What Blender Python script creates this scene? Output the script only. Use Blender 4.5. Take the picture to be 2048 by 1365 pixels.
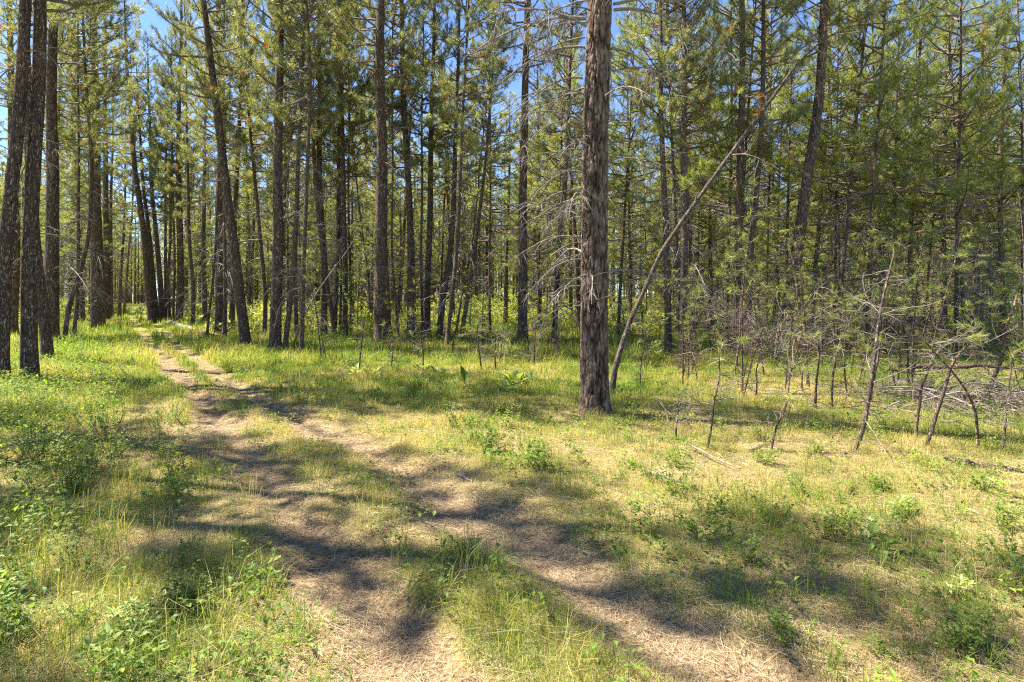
import bpy, math, random
import numpy as np
from mathutils import Vector, Matrix, noise

for o in list(bpy.data.objects): bpy.data.objects.remove(o)
R = math.radians
S = bpy.context.scene
COL = S.collection
rng = np.random.default_rng(7)
random.seed(7)

# ------------------------------------------------------------------ camera, sky, sun, exposure
CAMH, F, HX, HY = 1.7, 1137.0, 1024.0, 592.0        # eye height; focal length, centre and horizon in photo pixels
cam = bpy.data.cameras.new('camera'); camo = bpy.data.objects.new('camera', cam); COL.objects.link(camo)
camo.location = (0, 0, CAMH); camo.rotation_euler = (R(90), 0, 0)
cam.sensor_width = 36; cam.lens = 36*F/2048; cam.shift_y = -(682.5-HY)/2048
cam.clip_start = 0.05; cam.clip_end = 3000
S.camera = camo
SUN_EL, SUN_AZ = R(57), math.atan2(-0.96, 0.27)      # azimuth from +Y, negative to the left: the sun stands left and ahead
sd = Vector((math.sin(SUN_AZ)*math.cos(SUN_EL), math.cos(SUN_AZ)*math.cos(SUN_EL), math.sin(SUN_EL)))
w = bpy.data.worlds.new('World'); S.world = w; w.use_nodes = True
nt = w.node_tree; bg = nt.nodes['Background']
sky = nt.nodes.new('ShaderNodeTexSky'); sky.sky_type = 'NISHITA'; sky.sun_disc = False
sky.sun_elevation = SUN_EL; sky.sun_rotation = SUN_AZ; sky.air_density = 0.8; sky.dust_density = 0.0; sky.ozone_density = 5.0; sky.altitude = 3500
nt.links.new(sky.outputs[0], bg.inputs[0]); bg.inputs[1].default_value = 0.10
sl = bpy.data.lights.new('sun', 'SUN'); sl.energy = 4.8; sl.angle = R(0.5); sl.color = (1, 0.915, 0.79)
so = bpy.data.objects.new('sun', sl); COL.objects.link(so)
so.rotation_euler = sd.to_track_quat('Z', 'Y').to_euler(); so.location = (-20, 10, 40)
S.view_settings.view_transform = 'Standard'; S.view_settings.look = 'None'
S.view_settings.exposure = 2.08; S.view_settings.gamma = 1.0
S.render.engine = 'CYCLES'
S.cycles.use_denoising = False; S.cycles.filter_width = 1.2
S.cycles.max_bounces = 6; S.cycles.diffuse_bounces = 4; S.cycles.glossy_bounces = 2
S.cycles.transmission_bounces = 3; S.cycles.transparent_max_bounces = 4
S.cycles.sample_clamp_indirect = 8

# ------------------------------------------------------------------ helpers
def gp(px, py):
    d = CAMH*F/(py-HY); return (px-HX)/F*d, d
def _h(ix, iy, s):
    n = (ix.astype(np.int64)*374761393 + iy.astype(np.int64)*668265263 + s*974711) & 0x7fffffff
    n = ((n ^ (n >> 13))*1274126177) & 0x7fffffff
    return ((n ^ (n >> 16)) & 0xffff)/65535.0
def vn(x, y, sc, s=0):
    x = np.asarray(x, float)/sc; y = np.asarray(y, float)/sc
    ix = np.floor(x); iy = np.floor(y); fx = x-ix; fy = y-iy
    fx = fx*fx*(3-2*fx); fy = fy*fy*(3-2*fy)
    a = _h(ix, iy, s); b = _h(ix+1, iy, s); c = _h(ix, iy+1, s); d = _h(ix+1, iy+1, s)
    return a+(b-a)*fx+(c-a)*fy+(a-b-c+d)*fx*fy
RL = np.array([(2.2,-1.4),(-.45,2.62),(-2.46,5.55),(-5.36,9.76),(-9.6,15.7),(-16.5,25.4),(-31.5,47),(-58,88),(-105,160)])
RR = np.array([(3.1,-.6),(1.05,2.5),(-.087,4.13),(-1.41,6.08),(-2.66,7.5),(-4.3,9.6),(-6.3,12.2),(-8.2,15.1),(-9.8,17.1),(-15.5,25.4),(-30.4,47),(-57,88),(-104,160)])
def pdist(x, y, pl):
    best = np.full(np.shape(x), 1e9)
    for (ax, ay), (bx, by) in zip(pl[:-1], pl[1:]):
        dx, dy = bx-ax, by-ay
        t = np.clip(((x-ax)*dx+(y-ay)*dy)/(dx*dx+dy*dy), 0, 1)
        best = np.minimum(best, np.hypot(x-ax-t*dx, y-ay-t*dy))
    return best
def rut(x, y):                                       # 1 in a wheel rut, 0 off the track
    wob = .26*(vn(x, y, .55, 3)-.5)+.25*(vn(x, y, 1.9, 4)-.5)+.16*(vn(x, y, .16, 5)-.5)
    d = np.minimum(pdist(x, y, RL), pdist(x, y, RR))+wob
    return np.clip(1-(d-.08-.04*np.clip(1-(y-3)/6, 0, 1))/.24, 0, 1)
def trackzone(x, y):
    d = np.minimum(pdist(x, y, RL), pdist(x, y, RR)); return np.clip(1-(d-.35)/1.0, 0, 1)
def hgt(x, y):
    x = np.asarray(x, float); y = np.asarray(y, float)
    r = rut(x, y)
    far = np.clip((np.hypot(x, y)-40)/120, 0, 1)
    return -.06*r + .10*(vn(x, y, 3.1, 11)-.5)*(1-.6*r) + .05*(vn(x, y, .9, 12)-.5) + .020*(vn(x, y, .23, 13)-.5) + 0.25*(vn(x, y, 14, 14)-.5)*np.clip((np.hypot(x, y)-5)/12, 0, 1) + far*0.3
def H1(x, y): return float(hgt(np.array([x]), np.array([y]))[0])

def mesh(name, V, faces, mats, midx=None, tint=None, smooth=False):
    me = bpy.data.meshes.new(name)
    V = np.ascontiguousarray(V, np.float32)
    me.vertices.add(len(V)); me.vertices.foreach_set('co', V.ravel())
    fl = [np.asarray(f, np.int32) for f in faces if len(f)]
    loops = np.concatenate([f.ravel() for f in fl]); cnt = np.concatenate([np.full(len(f), f.shape[1], np.int32) for f in fl])
    me.loops.add(len(loops)); me.loops.foreach_set('vertex_index', loops)
    me.polygons.add(len(cnt)); st = np.concatenate([[0], np.cumsum(cnt)[:-1]]).astype(np.int32)
    me.polygons.foreach_set('loop_start', st)
    if midx is not None: me.polygons.foreach_set('material_index', np.asarray(midx, np.int32))
    me.polygons.foreach_set('use_smooth', np.full(len(cnt), smooth))
    for m in mats: me.materials.append(m)
    if tint is not None:
        at = me.attributes.new('tint', 'FLOAT', 'POINT'); at.data.foreach_set('value', np.ascontiguousarray(tint, np.float32))
    me.update(calc_edges=True); return me
def link(name, me, parent=None, loc=None, **props):
    o = bpy.data.objects.new(name, me); COL.objects.link(o)
    if parent is not None: o.parent = parent
    if loc is not None: o.location = loc
    for k, v in props.items(): o[k] = v
    return o

class Tubes:                                         # collects tapered tubes into one array set
    def __init__(s): s.V = []; s.F = []; s.n = 0
    def add(s, P, r, k=4, cap=True):
        P = np.asarray(P, float); n = len(P); r = np.broadcast_to(np.asarray(r, float), (n,))
        T = np.gradient(P, axis=0); T /= np.linalg.norm(T, axis=1)[:, None]+1e-9
        ref = np.array([0, 0, 1.]) if abs(T[0][2]) < .8 else np.array([1., 0, 0])
        A = np.cross(T, ref); A /= np.linalg.norm(A, axis=1)[:, None]+1e-9; B = np.cross(T, A)
        a = np.arange(k)*2*math.pi/k
        V = P[:, None]+r[:, None, None]*(np.cos(a)[None, :, None]*A[:, None]+np.sin(a)[None, :, None]*B[:, None])
        i = np.arange(n-1)[:, None]*k; j = np.arange(k)[None]; j2 = (j+1) % k
        q = np.stack([i+j, i+j2, i+k+j2, i+k+j], -1).reshape(-1, 4)+s.n
        s.V.append(V.reshape(-1, 3)); s.F.append(q); s.n += n*k
    def out(s): return np.concatenate(s.V), np.concatenate(s.F)

def curve(p, d, L, n, droop=0., up=0., wig=.1, g=rng):
    """a wandering path: starts at p along d; droop bends it down early, up bends it up late"""
    P = [np.array(p, float)]; d = np.array(d, float); d /= np.linalg.norm(d)
    for i in range(n):
        t = i/n
        d = d+np.array([0, 0, -droop*(1-t)+up*t])/n*2+g.normal(0, wig, 3)/math.sqrt(n)
        d /= np.linalg.norm(d); P.append(P[-1]+d*L/n)
    return np.array(P)

def needles(C, U, K, L, wd, g, spread=.62, back=.08):
    """K needles round each tuft centre C with twig direction U"""
    n = len(C); D = U[:, None]*.75+g.normal(0, spread, (n, K, 3)); D /= np.linalg.norm(D, axis=2)[..., None]
    P = C[:, None]-U[:, None]*g.uniform(0, back, (n, K))[..., None]
    W = np.cross(D, g.normal(0, 1, (n, K, 3))); W /= np.linalg.norm(W, axis=2)[..., None]+1e-9
    ln = L*g.uniform(.7, 1.15, (n, K))[..., None]
    tip = P+D*ln; tip[..., 2] -= ln[..., 0]*.12
    V = np.stack([P+W*wd/2, P-W*wd/2, tip], 2).reshape(-1, 3)
    return V, np.arange(n*K*3).reshape(-1, 3)

# ------------------------------------------------------------------ materials
def newmat(name):
    m = bpy.data.materials.new(name); m.use_nodes = True; t = m.node_tree
    return m, t, t.nodes, t.links, t.nodes['Principled BSDF']
def ramp(N, stops, inp, Lk):
    r = N.new('ShaderNodeValToRGB'); e = r.color_ramp.elements
    while len(e) < len(stops): e.new(.5)
    for k, (p, c) in enumerate(stops): e[k].position = p; e[k].color = (*c, 1)
    Lk.new(inp, r.inputs[0]); return r
def leafmat(name, stops, trans=.35, tcol=1.3, rough=.5):
    m, t, N, Lk, b = newmat(name)
    a = N.new('ShaderNodeAttribute'); a.attribute_name = 'tint'
    r = ramp(N, stops, a.outputs['Fac'], Lk)
    oi = N.new('ShaderNodeObjectInfo'); mr = N.new('ShaderNodeMapRange'); mr.inputs[3].default_value = .75; mr.inputs[4].default_value = 1.25
    Lk.new(oi.outputs['Random'], mr.inputs[0])
    hs = N.new('ShaderNodeHueSaturation'); Lk.new(mr.outputs[0], hs.inputs['Value']); Lk.new(r.outputs[0], hs.inputs['Color'])
    Lk.new(hs.outputs[0], b.inputs['Base Color']); b.inputs['Roughness'].default_value = rough
    b.inputs['Specular IOR Level'].default_value = .35
    tr = N.new('ShaderNodeBsdfTranslucent'); mx = N.new('ShaderNodeMixShader'); mx.inputs[0].default_value = trans
    g = N.new('ShaderNodeVectorMath'); g.operation = 'MULTIPLY'; g.inputs[1].default_value = (tcol*1.05, tcol*1.05, tcol*.5)
    Lk.new(hs.outputs[0], g.inputs[0]); Lk.new(g.outputs[0], tr.inputs['Color'])
    Lk.new(b.outputs[0], mx.inputs[1]); Lk.new(tr.outputs[0], mx.inputs[2])
    Lk.new(mx.outputs[0], N['Material Output'].inputs[0]); return m
M_needle = leafmat('pine_needles', [(0, (.10,.115,.048)), (.35, (.19,.205,.090)), (.7, (.29,.295,.15)), (.93, (.39,.37,.22)), (.97, (.30,.14,.05)), (1, (.32,.13,.045))], .5, 1.6, .38)
M_young = leafmat('young_needles', [(0, (.11,.14,.036)), (.35, (.20,.235,.062)), (.7, (.31,.33,.10)), (.95, (.41,.40,.15)), (.98, (.27,.12,.05)), (1, (.3,.12,.05))], .5, 1.65, .38)
M_grass = leafmat('grass_blades', [(0, (.06,.12,.02)), (.25, (.13,.19,.03)), (.45, (.235,.275,.05)), (.7, (.40,.355,.12)), (1, (.50,.40,.20))], .45, 1.35, .5)
M_leaf = leafmat('green_leaves', [(0, (.07,.13,.018)), (.5, (.15,.24,.035)), (1, (.28,.34,.06))], .5, 1.5, .55)
M_litter = leafmat('dry_needles', [(0, (.13,.08,.04)), (.4, (.31,.215,.115)), (.8, (.52,.41,.24)), (1, (.66,.55,.36))], .05, 1, .7)
M_pale = leafmat('pale_leaves', [(0, (.17,.26,.045)), (.7, (.32,.38,.09)), (1, (.62,.60,.40))], .4, 1.3, .6)

def barkmat(name, dark, mid, light, sc=1.0, bump=.6, zs=.28):
    m, t, N, Lk, b = newmat(name)
    tc = N.new('ShaderNodeTexCoord'); mp = N.new('ShaderNodeMapping'); mp.inputs['Scale'].default_value = (sc, sc, sc*zs)
    Lk.new(tc.outputs['Object'], mp.inputs[0])
    nz = N.new('ShaderNodeTexNoise'); nz.inputs['Scale'].default_value = 11; nz.inputs['Detail'].default_value = 5
    Lk.new(mp.outputs[0], nz.inputs['Vector'])
    vm = N.new('ShaderNodeVectorMath'); vm.operation = 'MULTIPLY_ADD'; vm.inputs[1].default_value = (.22, .22, .22)
    Lk.new(nz.outputs['Color'], vm.inputs[0]); Lk.new(mp.outputs[0], vm.inputs[2])
    vo = N.new('ShaderNodeTexVoronoi'); vo.feature = 'DISTANCE_TO_EDGE'; vo.inputs['Scale'].default_value = 17
    Lk.new(vm.outputs[0], vo.inputs['Vector'])
    vc = N.new('ShaderNodeTexVoronoi'); vc.inputs['Scale'].default_value = 17; Lk.new(vm.outputs[0], vc.inputs['Vector'])
    r = ramp(N, [(0, dark), (.16, mid), (.5, light)], vo.outputs['Distance'], Lk)
    n2 = N.new('ShaderNodeTexNoise'); n2.inputs['Scale'].default_value = 60; n2.inputs['Detail'].default_value = 5; Lk.new(tc.outputs['Object'], n2.inputs['Vector'])
    n3 = N.new('ShaderNodeTexNoise'); n3.inputs['Scale'].default_value = 1.3; n3.inputs['Detail'].default_value = 3; Lk.new(tc.outputs['Object'], n3.inputs['Vector'])
    sp = N.new('ShaderNodeSeparateColor'); Lk.new(vc.outputs['Color'], sp.inputs[0])
    ad = N.new('ShaderNodeMath'); ad.operation = 'ADD'; Lk.new(sp.outputs[0], ad.inputs[0]); Lk.new(n2.outputs['Fac'], ad.inputs[1])
    a2 = N.new('ShaderNodeMath'); a2.operation = 'ADD'; Lk.new(ad.outputs[0], a2.inputs[0]); Lk.new(n3.outputs['Fac'], a2.inputs[1])
    mr = N.new('ShaderNodeMapRange'); mr.inputs[1].default_value = .7; mr.inputs[2].default_value = 2.0; mr.inputs[3].default_value = .35; mr.inputs[4].default_value = 1.9
    Lk.new(a2.outputs[0], mr.inputs[0])
    hs = N.new('ShaderNodeHueSaturation'); Lk.new(mr.outputs[0], hs.inputs['Value']); Lk.new(r.outputs[0], hs.inputs['Color'])
    sr = N.new('ShaderNodeMapRange'); sr.inputs[3].default_value = .65; sr.inputs[4].default_value = 1.3; Lk.new(n3.outputs['Fac'], sr.inputs[0]); Lk.new(sr.outputs[0], hs.inputs['Saturation'])
    Lk.new(hs.outputs[0], b.inputs['Base Color']); b.inputs['Roughness'].default_value = .9; b.inputs['Specular IOR Level'].default_value = .2
    mh = N.new('ShaderNodeMath'); mh.operation = 'MINIMUM'; mh.inputs[1].default_value = .3; Lk.new(vo.outputs['Distance'], mh.inputs[0])
    mm = N.new('ShaderNodeMath'); mm.operation = 'MULTIPLY_ADD'; mm.inputs[1].default_value = .12; Lk.new(n2.outputs['Fac'], mm.inputs[0]); Lk.new(mh.outputs[0], mm.inputs[2])
    bp = N.new('ShaderNodeBump'); bp.inputs['Strength'].default_value = bump; bp.inputs['Distance'].default_value = .06
    Lk.new(mm.outputs[0], bp.inputs['Height']); Lk.new(bp.outputs[0], b.inputs['Normal']); return m
M_bark = barkmat('plated_bark', (.035,.022,.015), (.125,.080,.054), (.30,.22,.165), 1.5, 1.0, .30)
M_bark2 = barkmat('fine_bark', (.040,.026,.018), (.13,.086,.060), (.27,.20,.15), 2.2, .8, .35)
M_char = barkmat('charred_bark', (.010,.009,.008), (.025,.022,.02), (.06,.05,.045), 1.7, .7, .35)
M_grey = barkmat('grey_bark', (.04,.03,.022), (.105,.078,.058), (.22,.175,.14), 2.6, .7, .3)
def woodmat(name, a, b_, rough=.8):
    m, t, N, Lk, b = newmat(name)
    tc = N.new('ShaderNodeTexCoord'); nz = N.new('ShaderNodeTexNoise'); nz.inputs['Scale'].default_value = 14; nz.inputs['Detail'].default_value = 4
    Lk.new(tc.outputs['Object'], nz.inputs['Vector']); r = ramp(N, [(.3, a), (.7, b_)], nz.outputs['Fac'], Lk)
    Lk.new(r.outputs[0], b.inputs['Base Color']); b.inputs['Roughness'].default_value = rough; b.inputs['Specular IOR Level'].default_value = .25
    return m
M_twig = woodmat('live_twig', (.09,.06,.045), (.20,.15,.12))
M_dead = woodmat('dead_wood', (.10,.078,.058), (.29,.245,.20))
M_stem = woodmat('herb_stem', (.10,.12,.04), (.22,.20,.09))

def groundmat():
    m, t, N, Lk, b = newmat('forest_ground')
    a = N.new('ShaderNodeAttribute'); a.attribute_name = 'rut'
    g = N.new('ShaderNodeAttribute'); g.attribute_name = 'green'
    tc = N.new('ShaderNodeTexCoord')
    def nz(s, d=6, st=None):
        n = N.new('ShaderNodeTexNoise'); n.inputs['Scale'].default_value = s; n.inputs['Detail'].default_value = d
        if st:
            mp = N.new('ShaderNodeMapping'); mp.inputs['Scale'].default_value = st; Lk.new(tc.outputs['Object'], mp.inputs[0]); Lk.new(mp.outputs[0], n.inputs['Vector'])
        else: Lk.new(tc.outputs['Object'], n.inputs['Vector'])
        return n
    n1 = nz(2.2); n2 = nz(38, 8); n3 = nz(150, 4)
    straw = ramp(N, [(.3, (.12,.08,.04)), (.5, (.26,.195,.085)), (.72, (.42,.34,.15))], n2.outputs['Fac'], Lk)
    dirt = ramp(N, [(.3, (.11,.073,.045)), (.55, (.25,.175,.11)), (.75, (.38,.28,.185))], n2.outputs['Fac'], Lk)
    grn = ramp(N, [(.3, (.075,.095,.022)), (.55, (.18,.20,.04)), (.75, (.32,.29,.09))], n3.outputs['Fac'], Lk)
    def mix(f, c1, c2):
        x = N.new('ShaderNodeMix'); x.data_type = 'RGBA'; Lk.new(f, x.inputs[0]); Lk.new(c1, x.inputs[6]); Lk.new(c2, x.inputs[7]); return x.outputs[2]
    gm = N.new('ShaderNodeMath'); gm.operation = 'MULTIPLY_ADD'; gm.inputs[1].default_value = 1.6; gm.inputs[2].default_value = -.8; Lk.new(n1.outputs['Fac'], gm.inputs[0])
    ga = N.new('ShaderNodeMath'); ga.operation = 'ADD'; ga.use_clamp = True; Lk.new(gm.outputs[0], ga.inputs[0]); Lk.new(g.outputs['Fac'], ga.inputs[1])
    c = mix(ga.outputs[0], straw.outputs[0], grn.outputs[0])
    rm = N.new('ShaderNodeMath'); rm.operation = 'MULTIPLY'; Lk.new(a.outputs['Fac'], rm.inputs[0]); rm.inputs[1].default_value = .8
    c = mix(rm.outputs[0], c, dirt.outputs[0])
    Lk.new(c, b.inputs['Base Color']); b.inputs['Roughness'].default_value = .95; b.inputs['Specular IOR Level'].default_value = .1
    ad = N.new('ShaderNodeMath'); ad.operation = 'MULTIPLY_ADD'; ad.inputs[1].default_value = .3; Lk.new(n3.outputs['Fac'], ad.inputs[0]); Lk.new(n2.outputs['Fac'], ad.inputs[2])
    bp = N.new('ShaderNodeBump'); bp.inputs['Strength'].default_value = .8; bp.inputs['Distance'].default_value = .03
    Lk.new(ad.outputs[0], bp.inputs['Height']); Lk.new(bp.outputs[0], b.inputs['Normal']); return m
M_ground = groundmat()

# ------------------------------------------------------------------ ground
def greenness(x, y):
    n = .55*vn(x, y, 2.6, 21)+.45*vn(x, y, .8, 22)
    d = np.hypot(x, y)
    sh = np.minimum(pdist(x, y, RL), pdist(x, y, RR))
    g = .40+1.0*(n-.42)*1.6+np.clip((d-4)/9, 0, 1)*.38
    g = g + np.where(x < -1.0-.55*y, .20, 0)          # leafier verge left of the track
    return np.clip(g-.9*rut(x, y)-.10*np.clip(1-(sh-.3)/.5, 0, 1)*np.clip(1-(d-5)/7, 0, 1), 0, 1)
def axis(lo, hi, fine, flo, fhi):
    a = list(np.arange(flo, fhi, fine)); s = fine; x = a[-1]
    while x < hi: s *= 1.13; x += s; a.append(x)
    s = fine; x = a[0]; b = []
    while x > lo: s *= 1.13; x -= s; b.append(x)
    return np.array(b[::-1]+a)
xs = axis(-900, 900, .085, -9, 8); ys = axis(-400, 1500, .085, .8, 13)
X, Y = np.meshgrid(xs, ys); nx, ny = len(xs), len(ys)
Vg = np.stack([X, Y, hgt(X, Y)], -1).reshape(-1, 3)
i = np.arange(ny-1)[:, None]*nx+np.arange(nx-1)[None]
q = np.stack([i, i+1, i+nx+1, i+nx], -1).reshape(-1, 4)
me = mesh('ground', Vg, [q], [M_ground], smooth=True)
for nm, val in (('rut', rut(X, Y)), ('green', greenness(X, Y))):
    at = me.attributes.new(nm, 'FLOAT', 'POINT'); at.data.foreach_set('value', val.ravel().astype(np.float32))
link('ground', me, kind='structure')

# ------------------------------------------------------------------ grass and litter (nobody could count them)
def wedge(n, d0, d1, p, g, mar=1.0):
    """points in the viewing wedge, density per area falling as d**-p"""
    u = g.random(n); e = 2-p
    d = (d0**e+u*(d1**e-d0**e))**(1/e) if abs(e) > 1e-6 else d0*(d1/d0)**u
    x = g.uniform(-1, 1, n)*(.98*d+mar); return x, d
def blades(x, y, ht, wd, tint, g, lean=.55):
    n = len(x); z = hgt(x, y)-.008; a = g.uniform(0, 2*math.pi, n); f = a+g.normal(math.pi/2, .5, n)
    D = np.stack([np.cos(a), np.sin(a), np.zeros(n)], 1); W = np.stack([np.cos(f), np.sin(f), np.zeros(n)], 1)*wd[:, None]/2
    b = np.stack([x, y, z], 1); l = (np.abs(g.normal(0, lean, n))+.08)*ht
    up = np.array([0, 0, 1.])
    m = b+D*(l*.3)[:, None]+up*(ht*.55)[:, None]
    t = b+D*l[:, None]+up*(ht*np.clip(1.0-.35*(l/ht), .25, 1))[:, None]
    V = np.stack([b-W, b+W, m-W*.8, m+W*.8, t], 1).reshape(-1, 3); k = np.arange(n)[:, None]*5
    return V, k+np.array([[0, 1, 3, 2]]), k+np.array([[2, 3, 4]]), np.repeat(tint, 5)
def make_blades(name, parts, mat, **props):
    V = []; Q = []; T = []; C = []; o = 0
    for v, q_, t_, c in parts: V.append(v); Q.append(q_+o); T.append(t_+o); C.append(c); o += len(v)
    return link(name, mesh(name, np.concatenate(V), [np.concatenate(Q), np.concatenate(T)], [mat], tint=np.concatenate(C)), **props)
def gsel(n, d0, d1, p, thr, pw, g):
    x, y = wedge(n, d0, d1, p, g); k = g.random(n) < np.clip(thr+greenness(x, y)*pw, 0, 1)*(1-.93*rut(x, y))
    return x[k], y[k]
g1 = np.random.default_rng(1)
parts = []
x, y = gsel(620000, 1.7, 16, 1.4, .20, 1.15, g1); n = len(x); gr = greenness(x, y)
parts.append(blades(x, y, g1.gamma(5, .015, n)*(.35+.8*gr)*(.35+1.35*vn(x, y, .38, 51))*(.5+.5*np.clip((y-2)/6, 0, 1))+.012, np.maximum(.0022, y*.00055)*g1.uniform(.7, 1.3, n),
    np.clip(1.0-.52*gr+.75*(vn(x, y, .45, 31)-.5)+.5*(vn(x, y, 2.1, 35)-.5)+g1.normal(0, .14, n), 0, 1), g1, .75))
x, y = gsel(380000, 14, 75, 1.6, .25, .9, g1); n = len(x); gr = greenness(x, y)
parts.append(blades(x, y, g1.gamma(5, .027, n)*(.6+.8*gr)*(.5+1.1*vn(x, y, .9, 52))+.03, np.maximum(.006, y*.0007)*g1.uniform(.7, 1.3, n),
    np.clip(.80-.40*gr-.0045*np.clip(y-16, 0, 40)+.65*(vn(x, y, 3.2, 32)-.5)+.5*(vn(x, y, .9, 33)-.5)+g1.normal(0, .12, n), 0, 1), g1, .4))
make_blades('grass', parts, M_grass, kind='stuff', label='short yellow green grass thinning out towards the wheel ruts')
# tall arching blades standing in loose tufts
x0, y0 = wedge(4200, 1.8, 16, 1.0, g1); k = (g1.random(4200) < .12+.8*greenness(x0, y0)) & (rut(x0, y0) < .1); x0 = x0[k]; y0 = y0[k]
nb = 18; x = np.repeat(x0, nb)+g1.normal(0, .05, len(x0)*nb); y = np.repeat(y0, nb)+g1.normal(0, .05, len(x0)*nb); n = len(x)
hh = np.repeat(g1.uniform(.14, .38, len(x0)), nb)*g1.uniform(.5, 1.1, n)
tt = np.repeat(g1.beta(1.3, 1.5, len(x0))*.9, nb)+g1.normal(0, .1, n)
make_blades('tall_grass', [blades(x, y, hh, np.maximum(.0028, y*.0005), np.clip(tt, 0, 1), g1, .75)], M_grass, kind='stuff', label='taller arching grass in loose tufts')
# dry needle litter
def litter(n, d0, d1, p, g):
    x, y = wedge(n, d0, d1, p, g)
    k = g.random(n) < np.clip(.95-.55*greenness(x, y)+.2*trackzone(x, y)-.45*rut(x, y), .1, 1); x = x[k]; y = y[k]; n = len(x)
    z = hgt(x, y)+g.exponential(.006, n)+.002; a = g.uniform(0, math.pi, n); ln = g.uniform(.05, .16, n)/2
    wd = np.maximum(.0016, y*.00042)
    D = np.stack([np.cos(a), np.sin(a), g.normal(0, .10, n)], 1)*ln[:, None]; W = np.stack([-np.sin(a), np.cos(a), g.normal(0, .5, n)], 1)*wd[:, None]/2
    c = np.stack([x, y, z], 1); bend = np.stack([-np.sin(a), np.cos(a), np.zeros(n)], 1)*(g.normal(0, .12, n)*ln)[:, None]
    V = np.stack([c-D-W, c-D+W, c+bend-W, c+bend+W, c+D-W*.4, c+D+W*.4], 1).reshape(-1, 3); k = np.arange(n)[:, None]*6
    tint = np.clip(.55+g.normal(0, .25, n)+.3*(vn(x, y, .5, 41)-.5), 0, 1)
    return V, np.concatenate([k+np.array([[0, 1, 3, 2]]), k+np.array([[2, 3, 5, 4]])]), np.repeat(tint, 6)
V, q, tn = litter(360000, 1.7, 16, 1.6, g1)
link('needle_litter', mesh('needle_litter', V, [q], [M_litter], tint=tn), kind='stuff', label='dry brown pine needles strewn over the track and verges')

# ------------------------------------------------------------------ crowns (needles and their twigs) as shared meshes
def crown(seed, Hc, Rad, nl, K, wd, mat, lowdead=0, shape='old', tuftL=.19, sub=9):
    g = np.random.default_rng(seed); T = Tubes(); Dd = Tubes(); C = []; U = []
    for i in range(nl):
        t = (i+g.random())/nl; z = Hc*t; a = g.uniform(0, 2*math.pi)
        pr = (1-t)**.75*(.55+.45*min(1, t*5)) if shape == 'old' else (1-t)**.85
        L = Rad*(pr*g.uniform(.55, 1.15)+.12)
        el = g.normal(.05+.75*t, .18); d = np.array([math.cos(a)*math.cos(el), math.sin(a)*math.cos(el), math.sin(el)])
        P = curve((0, 0, z), d, L, 6, .15, .75, .10, g)
        T.add(P, np.linspace(.010+.011*L, .005, 7), 4)
        ns = max(3, int(sub*L/Rad*1.15))
        for s in range(ns):
            u = g.uniform(.28, 1) if s else 1.0
            k = min(int(u*6), 5); p = P[k]+(P[k+1]-P[k])*(u*6-k) if u < 1 else P[-1]
            td = (P[min(k+1, 6)]-P[k]); td /= np.linalg.norm(td); sd_ = np.cross(td, (0, 0, 1))*g.choice((-1, 1))*g.uniform(.3, 1.1)
            l2 = g.uniform(.18, .55)*(1.15-.5*u)*(.6+.4*Rad/2)
            Q = curve(p, td+sd_+np.array([0, 0, g.uniform(-.1, .5)]), l2, 3, 0, .6, .16, g) if u < 1 else np.array([p, p+td*.05, p+td*.1])
            if u < 1: T.add(Q, np.linspace(.006, .0035, 4), 3)
            e = Q[-1]-Q[-2]; e /= np.linalg.norm(e); C.append(Q[-1]); U.append(e)
            if l2 > .28 and u < 1: C.append(Q[-2]); U.append(e)
            if l2 > .34 and u < 1:
                e2 = e+g.normal(0, .6, 3); e2 /= np.linalg.norm(e2); q2 = Q[-2]+e2*.16; T.add(np.array([Q[-2], q2]), [.004, .003], 3); C.append(q2); U.append(e2)
    for i in range(lowdead):
        z = g.uniform(-Hc*.45, Hc*.12); a = g.uniform(0, 2*math.pi); L = g.uniform(.3, 1.)*Rad*.65
        d = np.array([math.cos(a), math.sin(a), g.normal(.05, .25)])
        P = curve((0, 0, z), d, L, 6, .5, -.2, .22, g); Dd.add(P, np.linspace(.014, .004, 7), 4)
        for s in range(int(2+4*L)):
            k = g.integers(1, 6); Q = curve(P[k], (P[k+1]-P[k])/L*4+g.normal(0, .6, 3), g.uniform(.15, .5), 3, .4, 0, .3, g); Dd.add(Q, np.linspace(.006, .003, 4), 3)
    T.add(np.array([[0, 0, Hc*.75], [0, 0, Hc*1.02]]), [.02, .008], 5); C.append(np.array([0, 0, Hc*1.02])); U.append(np.array([0, 0, 1.]))
    C = np.array(C); U = np.array(U); V1, q1 = T.out(); V2, t2 = needles(C, U, K, tuftL, wd, g)
    tn = g.beta(2.2, 3.2, len(C))*.93; tn[g.random(len(C)) < (.03 if shape == 'old' else .012)] = 1
    Vs = [V1]; fq = [q1]; nV = len(V1); mi = [0]*len(q1)
    if lowdead: V3, q3 = Dd.out(); Vs.append(V3); fq.append(q3+nV); nV += len(V3); mi += [2]*len(q3)
    Vs.append(V2); tint = np.concatenate([np.zeros(nV), np.repeat(tn, K*3)])
    return mesh('crown', np.concatenate(Vs), [np.concatenate(fq), t2+nV], [M_twig, mat, M_dead], np.array(mi+[1]*len(t2)), tint), Hc
OLD = [crown(100+i, 10, 2.6, 72, 26, .0095, M_needle, 0, 'old', .19, 13) for i in range(4)]
POLE = [crown(200+i, 9, 2.1, 78, 24, .010, M_needle, 26, 'old', .19, 13) for i in range(5)]
YOUNG = [crown(300+i, 8, 2.1, 74, 24, .0090, M_young, 50, 'young', .19, 9) for i in range(5)]
FAR = [crown(400+i, 9, 2.2, 72, 14, .020, M_needle, 24, 'old', .22, 11) for i in range(4)]
FARY = [crown(450+i, 8, 2.1, 70, 14, .020, M_young, 30, 'young', .22, 9) for i in range(4)]

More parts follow.
